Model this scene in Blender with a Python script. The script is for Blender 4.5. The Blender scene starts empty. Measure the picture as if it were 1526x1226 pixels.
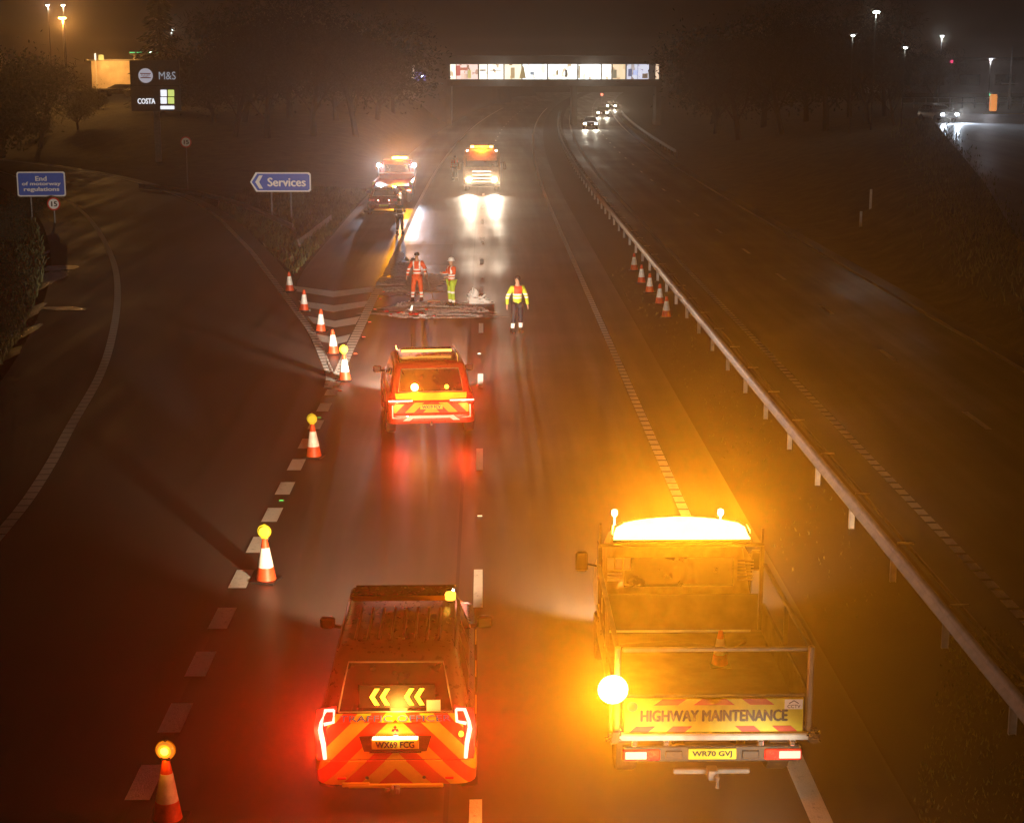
import bpy, math, random
from mathutils import Vector, Matrix
random.seed(7)
S = bpy.context.scene
COL = S.collection
PI = math.pi
R = math.radians

# ------------------------------------------------------------------ camera
H = 8.6
PITCH, YAW = R(12.09), R(0.95)
FPX, PW, PH = 2452.0, 1526.0, 1226.0
cam_d = bpy.data.cameras.new('camera')
cam = bpy.data.objects.new('camera', cam_d)
COL.objects.link(cam)
cam.location = (0, 0, H)
cam.rotation_euler = (PI / 2 - PITCH, 0, -YAW)
cam_d.sensor_width = 36
cam_d.lens = 36 * FPX / PW
cam_d.clip_end = 3000
cam_d.clip_start = 0.1
S.camera = cam
CM = cam.rotation_euler.to_matrix()


def gp(px, py, z=0.0):
    """point of the place seen at a photo pixel, at height z"""
    d = CM @ Vector(((px - PW / 2) / FPX, -(py - PH / 2) / FPX, -1.0))
    t = (z - H) / d.z
    return Vector((d.x * t, d.y * t, z))


def at(px, py, Y):
    """point seen at a photo pixel, at distance Y along the road"""
    d = CM @ Vector(((px - PW / 2) / FPX, -(py - PH / 2) / FPX, -1.0))
    t = Y / d.y
    return Vector((d.x * t, Y, H + d.z * t))


def bend(y):
    return 1.7e-4 * max(0.0, y - 90.0) ** 2


# ------------------------------------------------------------------ nodes
def mat(name):
    m = bpy.data.materials.new(name)
    m.use_nodes = True
    nt = m.node_tree
    b = nt.nodes['Principled BSDF']
    return m, nt, b


def noise(nt, scale, detail=4, coord='Object', stretch=None, rough=0.55):
    tc = nt.nodes.new('ShaderNodeTexCoord')
    n = nt.nodes.new('ShaderNodeTexNoise')
    n.inputs['Scale'].default_value = scale
    n.inputs['Detail'].default_value = detail
    n.inputs['Roughness'].default_value = rough
    src = tc.outputs[coord]
    if stretch:
        mp = nt.nodes.new('ShaderNodeMapping')
        mp.inputs['Scale'].default_value = stretch
        nt.links.new(src, mp.inputs['Vector'])
        src = mp.outputs['Vector']
    nt.links.new(src, n.inputs['Vector'])
    return n.outputs['Fac']


def ramp(nt, fac, stops):
    r = nt.nodes.new('ShaderNodeValToRGB')
    el = r.color_ramp.elements
    while len(el) < len(stops):
        el.new(0.5)
    for e, (p, c) in zip(el, stops):
        e.position = p
        e.color = (*c, 1) if len(c) == 3 else c
    nt.links.new(fac, r.inputs['Fac'])
    return r.outputs['Color']


def mth(nt, op, a, b=None, c=None):
    n = nt.nodes.new('ShaderNodeMath')
    n.operation = op
    for i, v in enumerate((a, b, c)):
        if v is None:
            continue
        if isinstance(v, (int, float)):
            n.inputs[i].default_value = v
        else:
            nt.links.new(v, n.inputs[i])
    return n.outputs[0]


def mixc(nt, fac, a, b):
    n = nt.nodes.new('ShaderNodeMix')
    n.data_type = 'RGBA'
    if isinstance(fac, (int, float)):
        n.inputs[0].default_value = fac
    else:
        nt.links.new(fac, n.inputs[0])
    for i, v in ((6, a), (7, b)):
        if isinstance(v, (tuple, list)):
            n.inputs[i].default_value = (*v, 1)
        else:
            nt.links.new(v, n.inputs[i])
    return n.outputs[2]


def xyz(nt):
    tc = nt.nodes.new('ShaderNodeTexCoord')
    s = nt.nodes.new('ShaderNodeSeparateXYZ')
    nt.links.new(tc.outputs['Object'], s.inputs[0])
    return s.outputs[0], s.outputs[1], s.outputs[2]


def band(nt, v, lo, hi):
    return mth(nt, 'MULTIPLY', mth(nt, 'GREATER_THAN', v, lo), mth(nt, 'LESS_THAN', v, hi))


def bump(nt, b, h, strength=0.3, dist=0.02):
    n = nt.nodes.new('ShaderNodeBump')
    n.inputs['Strength'].default_value = strength
    n.inputs['Distance'].default_value = dist
    nt.links.new(h, n.inputs['Height'])
    nt.links.new(n.outputs[0], b.inputs['Normal'])


def sc(c, k):
    return tuple(min(1, x * k) for x in c)


def pbr(name, col, rough=0.5, metal=0.0, var=0.25, scale=6, coat=0, bmp=0.0):
    m, nt, b = mat(name)
    f = noise(nt, scale)
    c = ramp(nt, f, [(0.3, sc(col, 1 - var)), (0.7, sc(col, 1 + var))])
    nt.links.new(c, b.inputs['Base Color'])
    rr = nt.nodes.new('ShaderNodeMapRange')
    rr.inputs['To Min'].default_value = max(0.03, rough - 0.12)
    rr.inputs['To Max'].default_value = min(1, rough + 0.12)
    nt.links.new(noise(nt, scale * 2.7), rr.inputs['Value'])
    nt.links.new(rr.outputs[0], b.inputs['Roughness'])
    b.inputs['Metallic'].default_value = metal
    b.inputs['Coat Weight'].default_value = coat
    if bmp:
        bump(nt, b, noise(nt, scale * 8), bmp, 0.02)
    return m


def glow(name, col, strength, sample=True):
    m, nt, b = mat(name)
    b.inputs['Base Color'].default_value = (*sc(col, 0.6), 1)
    b.inputs['Emission Color'].default_value = (*col, 1)
    b.inputs['Emission Strength'].default_value = strength
    b.inputs['Roughness'].default_value = 0.3
    if not sample:
        m.cycles.emission_sampling = 'NONE'
    return m


AMB = (1.0, 0.23, 0.012)
YEL = (1.0, 0.36, 0.011)
RED = (1.0, 0.035, 0.012)
WARM = (1.0, 0.70, 0.40)
COOL = (0.72, 0.84, 1.0)
SOD = (1.0, 0.46, 0.10)

M = {}
M['dark'] = pbr('dark_plastic', (0.02, 0.02, 0.021), 0.45)
M['tyre'] = pbr('rubber', (0.018, 0.018, 0.018), 0.8)
M['glass'] = pbr('tinted_glass', (0.012, 0.013, 0.015), 0.08, var=0.1)
M['steel'] = pbr('galvanised_steel', (0.2, 0.18, 0.17), 0.45, 0.5, scale=4)
M['rustbeam'] = pbr('weathered_beam', (0.16, 0.12, 0.1), 0.5, 0.4, scale=3)
M['post'] = pbr('galvanised_post', (0.55, 0.55, 0.55), 0.5, 0.1, scale=4)
M['trimgrey'] = pbr('satin_trim', (0.4, 0.38, 0.36), 0.35, .5)
M['chrome'] = pbr('bright_trim', (0.75, 0.75, 0.75), 0.15, 1.0, 0.05)
M['yellow'] = pbr('fluorescent_yellow', (0.72, 0.66, 0.04), 0.4, var=0.08)
M['red'] = pbr('red_vinyl', (0.6, 0.035, 0.02), 0.4, var=0.1)
M['white'] = pbr('white_paint', (0.75, 0.75, 0.74), 0.4, var=0.08)
M['black_car'] = pbr('dark_car_paint', (0.03, 0.03, 0.034), 0.25, 0.3, coat=0.6)
M['silver_car'] = pbr('silver_car_paint', (0.35, 0.35, 0.36), 0.3, 0.6, coat=0.6)
M['redglow_body'] = pbr('red_glow_body', (0.55, 0.05, 0.03), 0.3, 0.1, coat=.5, var=.05)  # red lamp glow on the middle patrol car put into its body colour
M['darkred'] = pbr('dark_red_paint', (0.22, 0.02, 0.015), 0.35, 0.1)
M['maroon'] = pbr('maroon_car_paint', (0.2, 0.02, 0.018), 0.28, 0.2, coat=0.6)
M['rim'] = pbr('alloy', (0.35, 0.35, 0.36), 0.35, 0.8)
M['cone'] = pbr('cone_orange', (0.68, 0.085, 0.025), 0.5, var=0.35, scale=7)
M['sleeve'] = pbr('cone_sleeve', (0.82, 0.82, 0.82), 0.4, var=0.2, scale=9)
M['blue'] = pbr('sign_blue', (0.04, 0.13, 0.62), 0.4, var=0.06)
M['signwhite'] = pbr('sign_white', (0.95, 0.95, 0.95), 0.4, var=0.03)
M['signback'] = pbr('sign_grey', (0.2, 0.2, 0.2), 0.5)
M['skin'] = pbr('skin', (0.5, 0.28, 0.19), 0.5, var=0.08)
M['hair'] = pbr('dark_hair', (0.03, 0.02, 0.015), 0.6)
M['boot'] = pbr('boot_leather', (0.03, 0.025, 0.02), 0.5)
M['concrete'] = pbr('concrete', (0.15, 0.14, 0.13), 0.8, scale=0.6, bmp=0.2)
M['clad'] = pbr('bridge_cladding', (0.16, 0.15, 0.14), 0.5, scale=0.4)
M['timber'] = pbr('weathered_wood', (0.22, 0.15, 0.09), 0.7)
M['bark'] = pbr('bark', (0.035, 0.028, 0.022), 0.9, scale=5)
M['leaf_dark'] = pbr('evergreen_leaf', (0.018, 0.025, 0.012), 0.7, scale=1.2, var=0.5)
M['twig'] = pbr('winter_twig', (0.028, 0.022, 0.016), 0.8, scale=1.2, var=0.4)
M['leaf_yel'] = pbr('ivy_leaf', (0.08, 0.085, 0.03), 0.6, scale=1.2, var=0.5)
M['cloth_white'] = pbr('white_sheet', (0.8, 0.8, 0.8), 0.7, var=0.05)
M['debris'] = pbr('red_debris', (0.45, 0.02, 0.02), 0.3)
M['brush'] = pbr('broom_bristle', (0.3, 0.08, 0.04), 0.8)
M['orange_box'] = glow('lit_orange_cabinet', (1.0, 0.33, 0.06), 0.9, False)


def asphalt(name, base, lo, hi, tracks=False, wet=0.5):
    m, nt, b = mat(name)
    streak = noise(nt, 1.0, 5, stretch=(0.9, 0.035, 1))
    patch = noise(nt, 0.12, 5)
    fine = noise(nt, 34, 3)
    mixv = mth(nt, 'ADD', mth(nt, 'MULTIPLY', streak, 0.55), mth(nt, 'MULTIPLY', patch, 0.45))
    c = ramp(nt, mixv, [(0.35, sc(base, 0.6)), (0.65, sc(base, 1.5))])
    c2 = mixc(nt, mth(nt, 'MULTIPLY', fine, 0.35), c, sc(base, 2.2))
    if tracks:
        x_, y_, z_ = xyz(nt)
        wv = mth(nt, 'COSINE', mth(nt, 'MULTIPLY', mth(nt, 'ADD', x_, 1.2), 2 * PI / 1.92))
        wv = mth(nt, 'MULTIPLY', mth(nt, 'MULTIPLY', mth(nt, 'ADD', wv, 1.0), .35), streak)
        c2 = mixc(nt, wv, c2, sc(base, 2.3))
        jt = mth(nt, 'LESS_THAN', mth(nt, 'ABSOLUTE', mth(nt, 'ADD', mth(nt, 'ADD', x_, .42), mth(nt, 'MULTIPLY', streak, .12))), .03)
        c2 = mixc(nt, mth(nt, 'MULTIPLY', jt, .8), c2, (0.012, 0.012, 0.012))
    nt.links.new(c2, b.inputs['Base Color'])
    rr = nt.nodes.new('ShaderNodeMapRange')
    rr.inputs['From Min'].default_value = 0.35
    rr.inputs['From Max'].default_value = 0.65
    rr.inputs['To Min'].default_value = lo
    rr.inputs['To Max'].default_value = hi
    nt.links.new(mixv, rr.inputs['Value'])
    nt.links.new(rr.outputs[0], b.inputs['Roughness'])
    b.inputs['Specular IOR Level'].default_value = wet
    bump(nt, b, noise(nt, 55, 2), 0.35, 0.006)
    return m


M['road'] = asphalt('wet_asphalt', (0.045, 0.041, 0.038), 0.30, 0.66, True)
M['patch'] = asphalt('patched_asphalt', (0.028, 0.026, 0.026), 0.42, 0.7)
M['slip'] = asphalt('wet_slip_asphalt', (0.085, 0.08, 0.075), 0.5, 0.8)
M['reserve'] = asphalt('reserve_surface', (0.045, 0.038, 0.03), 0.6, 0.8)
M['access'] = asphalt('access_asphalt', (0.07, 0.07, 0.072), 0.3, 0.5)


def marking(name, col):
    m, nt, b = mat(name)
    w = noise(nt, 9, 6, rough=.7)
    c = ramp(nt, w, [(0.28, sc(col, 0.45)), (0.42, sc(col, .9)), (0.8, col)])
    nt.links.new(c, b.inputs['Base Color'])
    b.inputs['Roughness'].default_value = 0.6
    bump(nt, b, noise(nt, 45, 3, rough=.7), 1.0, 0.03)
    return m


M['paint'] = marking('thermoplastic_white', (0.95, 0.93, 0.88))
M['paint_worn'] = marking('thermoplastic_worn', (0.75, 0.72, 0.66))

m, nt, b = mat('rough_grass_ground')
c = ramp(nt, noise(nt, 0.9, 8, rough=0.7), [(0.3, (0.022, 0.022, 0.01)), (0.55, (0.06, 0.055, 0.025)), (0.75, (0.11, 0.09, 0.045))])
nt.links.new(c, b.inputs['Base Color'])
b.inputs['Roughness'].default_value = 0.9
bump(nt, b, noise(nt, 5, 8, rough=0.75), 0.9, 0.15)
M['ground'] = m

m, nt, b = mat('spilled_granules')
x_, y_, z_ = xyz(nt)
c = ramp(nt, noise(nt, 6, 6, rough=0.7), [(0.3, (0.35, 0.34, 0.33)), (0.6, (0.95, 0.93, 0.92))])
nt.links.new(c, b.inputs['Base Color'])
b.inputs['Roughness'].default_value = 0.6
bump(nt, b, noise(nt, 25, 5, rough=.8), 1.0, 0.08)
M['spill'] = m

m, nt, b = mat('standing_water')
b.inputs['Base Color'].default_value = (0.012, 0.012, 0.012, 1)
b.inputs['Roughness'].default_value = 0.12
b.inputs['Specular IOR Level'].default_value = 0.7
bump(nt, b, noise(nt, 7, 5), 0.9, 0.09)
M['water'] = m


def chevron_mat(name, period, slope, sign=1, off=0.0, ca=None, cb=None, axis='x'):
    m, nt, b = mat(name)
    x, y, z = xyz(nt)
    h = mth(nt, 'ABSOLUTE', x) if axis == 'x' else y
    v = mth(nt, 'ADD', mth(nt, 'ADD', z, off), mth(nt, 'MULTIPLY', h, slope * sign))
    f = mth(nt, 'GREATER_THAN', mth(nt, 'FRACT', mth(nt, 'DIVIDE', v, period)), 0.5)
    c = mixc(nt, f, ca or (0.62, 0.03, 0.015), cb or (0.70, 0.62, 0.04))
    c = mixc(nt, mth(nt, 'MULTIPLY', noise(nt, 20, 3), 0.3), c, (0.25, 0.15, 0.04))
    nt.links.new(c, b.inputs['Base Color'])
    b.inputs['Roughness'].default_value = 0.4
    b.inputs['Coat Weight'].default_value = 0.3
    return m


M['chev'] = chevron_mat('chevron_livery', 0.40, 0.95)
M['chev2'] = chevron_mat('chevron_tailgate', 0.36, 1.1, 1, 0.1)
M['batt'] = chevron_mat('side_blocks', 1.2, 1.0, 1, 0.0, (0.03, 0.03, 0.03), (0.72, 0.66, 0.04), axis='y')


def hivis(name, base, bands, braces=None, yoke=None):
    """workwear: base cloth with silver tape round it at given heights"""
    m, nt, b = mat(name)
    x, y, z = xyz(nt)
    f = None
    for lo, hi in bands:
        g = band(nt, z, lo, hi)
        f = g if f is None else mth(nt, 'MAXIMUM', f, g)
    if braces:
        g = mth(nt, 'MULTIPLY', band(nt, mth(nt, 'ABSOLUTE', x), 0.085, 0.14), mth(nt, 'GREATER_THAN', z, braces))
        f = mth(nt, 'MAXIMUM', f, g)
    col = mixc(nt, mth(nt, 'MULTIPLY', noise(nt, 9, 4), 0.5), base, sc(base, 0.45))
    if yoke:
        zlo, half, yc = yoke
        g = mth(nt, 'MULTIPLY', mth(nt, 'GREATER_THAN', z, zlo), mth(nt, 'LESS_THAN', mth(nt, 'ABSOLUTE', x), half))
        col = mixc(nt, g, col, yc)
    col = mixc(nt, f, col, (0.92, 0.92, 0.9))
    nt.links.new(col, b.inputs['Base Color'])
    b.inputs['Roughness'].default_value = 0.7
    bump(nt, b, noise(nt, 12, 4), 0.5, 0.02)
    return m


OR, YE, NV = (0.85, 0.12, 0.03), (0.62, 0.72, 0.05), (0.02, 0.022, 0.035)
M['jk_or'] = hivis('orange_jacket', OR, [(1.02, 1.07), (1.14, 1.19)], 1.2)
M['tr_or'] = hivis('orange_trousers', OR, [(0.16, 0.23), (0.28, 0.35)])
M['tr_ye'] = hivis('yellow_trousers', (0.5, 0.72, 0.06), [(0.14, 0.24), (0.48, 0.55)])
M['jk_ye'] = hivis('yellow_jacket', YE, [(1.08, 1.13), (1.18, 1.23)], None, (1.22, 0.13, (0.75, 0.07, 0.03)))
M['tr_nv'] = hivis('navy_trousers', NV, [(0.12, 0.30)])
M['jk_fire'] = hivis('dark_jacket', (0.16, 0.14, 0.03), [(1.0, 1.05), (1.22, 1.27)])
M['tr_fire'] = hivis('dark_trousers', NV, [(0.16, 0.22)])


# ------------------------------------------------------------------ mesh builder
class MB:
    def __init__(self):
        self.v, self.f = [], []

    def add(self, vs, fs):
        o = len(self.v)
        self.v += [tuple(p) for p in vs]
        self.f += [tuple(i + o for i in f) for f in fs]
        return self

    def box(self, x0, x1, y0, y1, z0, z1, bev=0.0):
        b_ = min(bev, (x1 - x0) * .45, (y1 - y0) * .45, (z1 - z0) * .45)
        if b_ <= 0:
            vs = [(x, y, z) for x in (x0, x1) for y in (y0, y1) for z in (z0, z1)]
            fs = [(0, 1, 3, 2), (4, 6, 7, 5), (0, 4, 5, 1), (2, 3, 7, 6), (0, 2, 6, 4), (1, 5, 7, 3)]
            return self.add(vs, fs)
        rings = []
        for z, i in ((z0, b_), (z0 + b_, 0), (z1 - b_, 0), (z1, b_)):
            a0, a1, c0, c1 = x0 + i, x1 - i, y0 + i, y1 - i
            rings.append([(a0 + b_, c0, z), (a1 - b_, c0, z), (a1, c0 + b_, z), (a1, c1 - b_, z), (a1 - b_, c1, z), (a0 + b_, c1, z), (a0, c1 - b_, z), (a0, c0 + b_, z)])
        return self.loft(rings)

    def loft(self, rings, caps=True, closed=True):
        n = len(rings[0])
        vs = [p for r in rings for p in r]
        fs = []
        for k in range(len(rings) - 1):
            for i in range(n if closed else n - 1):
                j = (i + 1) % n
                fs.append((k * n + i, k * n + j, (k + 1) * n + j, (k + 1) * n + i))
        if caps:
            fs.append(tuple(range(n))[::-1])
            fs.append(tuple((len(rings) - 1) * n + i for i in range(n)))
        return self.add(vs, fs)

    def tube(self, pts, rad, n=6, caps=True):
        pts = [Vector(p) for p in pts]
        if isinstance(rad, (int, float)):
            rad = [rad] * len(pts)
        rings = []
        for i, p in enumerate(pts):
            d = (pts[min(i + 1, len(pts) - 1)] - pts[max(i - 1, 0)])
            if d.length < 1e-6:
                d = Vector((0, 0, 1))
            d.normalize()
            up = Vector((0, 0, 1)) if abs(d.z) < 0.9 else Vector((1, 0, 0))
            a = d.cross(up).normalized()
            c = d.cross(a)
            rings.append([p + (a * math.cos(t) + c * math.sin(t)) * rad[i] for t in [2 * PI * k / n for k in range(n)]])
        return self.loft(rings, caps)

    def lathe(self, prof, n=20, c=(0, 0, 0), axis='z'):
        rings = []
        for r, z in prof:
            ring = []
            for k in range(n):
                a = 2 * PI * k / n
                if axis == 'z':
                    ring.append((c[0] + r * math.cos(a), c[1] + r * math.sin(a), c[2] + z))
                elif axis == 'x':
                    ring.append((c[0] + z, c[1] + r * math.cos(a), c[2] + r * math.sin(a)))
                else:
                    ring.append((c[0] + r * math.cos(a), c[1] + z, c[2] + r * math.sin(a)))
            rings.append(ring)
        return self.loft(rings)

    def prism(self, pts, t):
        """flat outline pts (3D, coplanar) thickened by vector t"""
        t = Vector(t)
        a = [Vector(p) for p in pts]
        return self.loft([a, [p + t for p in a]])

    def quad(self, a, b_, c, d):
        return self.add([a, b_, c, d], [(0, 1, 2, 3)])

    def build(self, name, m=None, parent=None, smooth=False, loc=None, rz=0):
        me = bpy.data.meshes.new(name)
        me.from_pydata(self.v, [], self.f)
        me.validate()
        import bmesh
        bm = bmesh.new()
        bm.from_mesh(me)
        bmesh.ops.recalc_face_normals(bm, faces=bm.faces)
        bm.to_mesh(me)
        bm.free()
        if m:
            me.materials.append(M[m] if isinstance(m, str) else m)
        if smooth:
            for p in me.polygons:
                p.use_smooth = True
            try:
                me.set_sharp_from_angle(angle=R(38))
            except Exception:
                pass
        o = bpy.data.objects.new(name, me)
        COL.objects.link(o)
        if parent:
            o.parent = parent
        if loc is not None:
            o.location = loc
            o.rotation_euler.z = rz
        return o


def tag(o, label=None, cat=None, group=None, kind=None):
    if label:
        o['label'] = label
    if cat:
        o['category'] = cat
    if group:
        o['group'] = group
    if kind:
        o['kind'] = kind
    return o


def thing(name, label, cat, loc=(0, 0, 0), rz=0, group=None):
    o = bpy.data.objects.new(name, None)
    o.empty_display_size = 0.2
    COL.objects.link(o)
    o.location = loc
    o.rotation_euler.z = rz
    return tag(o, label, cat, group)


def copy_tree(o, parent=None):
    c = o.copy()
    COL.objects.link(c)
    c.parent = parent
    for ch in list(o.children):
        copy_tree(ch, c)
    return c


def lamp(kind, name, parent, loc, power, col, rad=0.05, aim=(0, 1, 0), spot=90, blend=0.7):
    d = bpy.data.lights.new(name, kind)
    d.energy = power
    d.color = col
    d.shadow_soft_size = rad
    o = bpy.data.objects.new(name, d)
    COL.objects.link(o)
    o.location = loc
    if kind == 'SPOT':
        d.spot_size = R(spot)
        d.spot_blend = blend
        o.rotation_euler = Vector(aim).to_track_quat('-Z', 'Y').to_euler()
    o.parent = parent
    return o


FONT = None


def text(s, h, m, parent, loc, rot=(PI / 2, 0, 0), width=None, depth=0.004, name='lettering', align='CENTER', bold=0.0):
    cu = bpy.data.curves.new(name, 'FONT')
    cu.body = s
    cu.size = 1.0
    cu.align_x = align
    cu.align_y = 'CENTER'
    cu.extrude = 0.5
    cu.resolution_u = 3
    t = bpy.data.objects.new('tmp', cu)
    COL.objects.link(t)
    dg = bpy.context.evaluated_depsgraph_get()
    me = bpy.data.meshes.new_from_object(t.evaluated_get(dg))
    bpy.data.objects.remove(t)
    xs = [v.co.x for v in me.vertices]
    ys = [v.co.y for v in me.vertices]
    w0, h0 = max(xs) - min(xs), max(ys) - min(ys)
    kx = (width / w0) if width else h / h0
    ky = h / h0
    cy = (max(ys) + min(ys)) / 2
    for v in me.vertices:
        v.co.x *= kx
        v.co.y = (v.co.y - cy) * ky
        v.co.z *= depth
    vs = [tuple(v.co) for v in me.vertices]
    fs = [tuple(p_.vertices) for p_ in me.polygons]
    mb = MB()
    bw = bold * h
    for i, (dx, dy) in enumerate([(0, 0)] if not bold else [(-bw, 0), (bw, 0), (0, bw * .6), (0, -bw * .6)]):
        mb.add([(x + dx, y + dy, z + i * .0007) for x, y, z in vs], fs)
    o = mb.build(name, m, parent)
    o.location = loc
    o.rotation_euler = rot
    return o


# ------------------------------------------------------------------ road geometry
def interp(pts, y):
    if y <= pts[0][1]:
        return pts[0][0]
    for (a, ya), (b_, yb) in zip(pts, pts[1:]):
        if y <= yb:
            return a + (b_ - a) * (y - ya) / (yb - ya)
    return pts[-1][0]


def dense(pts, step=1.0):
    """Catmull-Rom through 2D points, sampled every ~step"""
    P = [Vector(p) for p in pts]
    P = [P[0] * 2 - P[1]] + P + [P[-1] * 2 - P[-2]]
    out = []
    for i in range(1, len(P) - 2):
        n = max(2, int((P[i + 1] - P[i]).length / step))
        for k in range(n):
            t = k / n
            a, b_, c, d = P[i - 1], P[i], P[i + 1], P[i + 2]
            out.append(0.5 * ((2 * b_) + (c - a) * t + (2 * a - 5 * b_ + 4 * c - d) * t * t + (3 * b_ - a - 3 * c + d) * t ** 3))
    out.append(P[-2])
    return out


def offset(pl, d):
    out = []
    for i, p in enumerate(pl):
        t = pl[min(i + 1, len(pl) - 1)] - pl[max(i - 1, 0)]
        n = Vector((t.y, -t.x)).normalized()
        out.append(p + n * d)
    return out


def resample(pl, n):
    L = [0]
    for a, b_ in zip(pl, pl[1:]):
        L.append(L[-1] + (b_ - a).length)
    out, j = [], 0
    for k in range(n):
        s = L[-1] * k / (n - 1)
        while j < len(L) - 2 and L[j + 1] < s:
            j += 1
        t = (s - L[j]) / max(1e-9, L[j + 1] - L[j])
        out.append(pl[j].lerp(pl[j + 1], min(1, t)))
    return out


slipL = dense([(-8.3, -15), (-8.5, 5), (-8.75, 20), (-9.0, 29.5), (-9.35, 34), (-9.95, 38.8), (-10.7, 45), (-11.8, 51.6), (-13.6, 60.7), (-16.0, 71), (-19.5, 83.7), (-23, 94.9), (-27.4, 106.8), (-36.2, 127), (-47, 147), (-60, 166)])
slipR = dense([(-4.34, 45.3), (-5.5, 52), (-6.65, 57.3), (-8.8, 66.9), (-11.75, 79.6), (-17, 99), (-25.5, 120), (-36, 137.5), (-48.8, 154.6), (-58, 175)])
slip_left_bound = offset(slipL, -2.6)
slip_right_bound = [Vector((-3.9, -15)), Vector((-3.9, 25)), Vector((-4.0, 46)), Vector((-5.6, 56)), Vector((-7.2, 62))] + [p for p in offset(slipR, 0.8) if p.y > 66]


def dist_poly(x, y, pl):
    return min(((x - p.x) ** 2 + (y - p.y) ** 2) for p in pl) ** 0.5


slipmid = resample([(a + b_) / 2 for a, b_ in zip(resample(slip_left_bound, 120), resample(slip_right_bound, 120))], 90)
CREST = [(17.8, 0, 0.6), (18.2, 40, 1.1), (19.3, 58.5, 1.6), (25.2, 85, 2.4), (38.5, 144, 3.2), (60, 240, 4.0), (90, 400, 5)]


def crest(y):
    return interp([(c[0], c[1]) for c in CREST], y), interp([(c[2], c[1]) for c in CREST], y)


def sm(t):
    t = max(0, min(1, t))
    return t * t * (3 - 2 * t)


def hgt(x, y):
    u = x - bend(y)
    if u > 16.6:
        xc, zc = crest(y)
        return -0.05 + (zc + 0.0) * sm((x - 16.8 - bend(y)) / max(1.0, xc - 1.0 - 16.8 - bend(y) * (1 if xc - bend(y) > 19 else 0)))
    if u > -8.5:
        return -0.05
    # left of the shoulder: island, slip road, services ground
    d = dist_poly(x, y, slipmid) - 5.6
    if d < 0:
        return -0.05
    k = sm(d / 14)
    rise = 0.0
    left = x < interp([(p.x, p.y) for p in slip_left_bound], y) if y < 150 else False
    if left:
        rise = 2.4 * sm((d - 1) / 12) + 1.5 * sm((d - 10) / 40)
        return -0.05 + rise
    sh = sm((-8.5 - u) / 6)
    rise = 0.5 * k * sh + 3.0 * sm((y - 125) / 85) * k * sh + 1.6 * sm((y - 105) / 40) * sm((-12 - u) / 10) * 0.4 * k
    return -0.05 + rise


def rng(a, b_, n):
    return [a + (b_ - a) * i / (n - 1) for i in range(n)]


gx = rng(-700, -110, 12)[:-1] + rng(-110, -34, 30)[:-1] + rng(-34, 46, 68)[:-1] + rng(46, 110, 24)[:-1] + rng(110, 700, 12)
gy = rng(-40, 160, 118)[:-1] + rng(160, 330, 50)[:-1] + rng(330, 1500, 20)
mb = MB()
mb.v = [(x, y, hgt(x, y) + (0.08 * math.sin(x * 1.3 + y * 0.7) * math.sin(y * 0.9) if hgt(x, y) > 0.25 else 0)) for y in gy for x in gx]
nx = len(gx)
mb.f = [(j * nx + i, j * nx + i + 1, (j + 1) * nx + i + 1, (j + 1) * nx + i) for j in range(len(gy) - 1) for i in range(nx - 1)]
tag(mb.build('ground', 'ground', smooth=True), kind='structure')


def sheet(name, L, Rr, z, m, n=None):
    n = n or max(len(L), len(Rr))
    a, b_ = resample(L, n), resample(Rr, n)
    mb = MB()
    zz = z if callable(z) else (lambda x, y: z)
    K = 6
    for p, q in zip(a, b_):
        for k in range(K + 1):
            r = p.lerp(q, k / K)
            mb.v.append((r.x, r.y, zz(r.x, r.y)))
    for i in range(n - 1):
        for k in range(K):
            o = i * (K + 1) + k
            mb.f.append((o, o + 1, o + K + 2, o + K + 1))
    return tag(mb.build(name, m), kind='structure')


def along(u, y0=-25, y1=440, st=4):
    n = int((y1 - y0) / st)
    return [Vector((u + bend(y), y)) for y in rng(y0, y1, n)]


mainL = [Vector(p) for p in ((-4.2, -25), (-4.2, 20), (-4.25, 44), (-5.6, 54), (-7.3, 62), (-7.6, 70), (-7.6, 88))] + [p for p in along(-7.6) if p.y > 90]
def across(pl, ys):
    q = [(p.x, p.y) for p in pl]
    return [Vector((interp(q, y), y)) for y in ys]
YY = rng(-25, 438, 130)
mb = MB()
for a, b_ in zip(across(mainL, YY), [Vector((5.0 + bend(y), y)) for y in YY]):
    for k in range(7):
        r = a.lerp(b_, k / 6)
        mb.v.append((r.x, r.y, 0.0))
mb.f = [(i * 7 + k, i * 7 + k + 1, i * 7 + k + 8, i * 7 + k + 7) for i in range(len(YY) - 1) for k in range(6)]
tag(mb.build('main_carriageway', 'road'), kind='structure')
sheet('slip_road', slip_left_bound, slip_right_bound, -0.006, 'slip', 160)
sheet('central_reserve', along(5.0), along(7.5), -0.006, 'reserve')
sheet('opposite_carriageway', along(7.5), along(15.9), 0.0, 'road')
acL = [Vector((c[0], c[1])) for c in CREST[:5]] + [Vector((43, 162))]
acR = [Vector((c[0] + 9 + c[1] * 0.10, c[1])) for c in CREST[:5]] + [Vector((95, 150))]
sheet('access_road', dense([(p.x + 0.5, p.y) for p in acL], 4), dense([tuple(p) for p in acR], 4), lambda x, y: hgt(x, y) + 0.04 + 0.06, 'access', 60)


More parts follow.
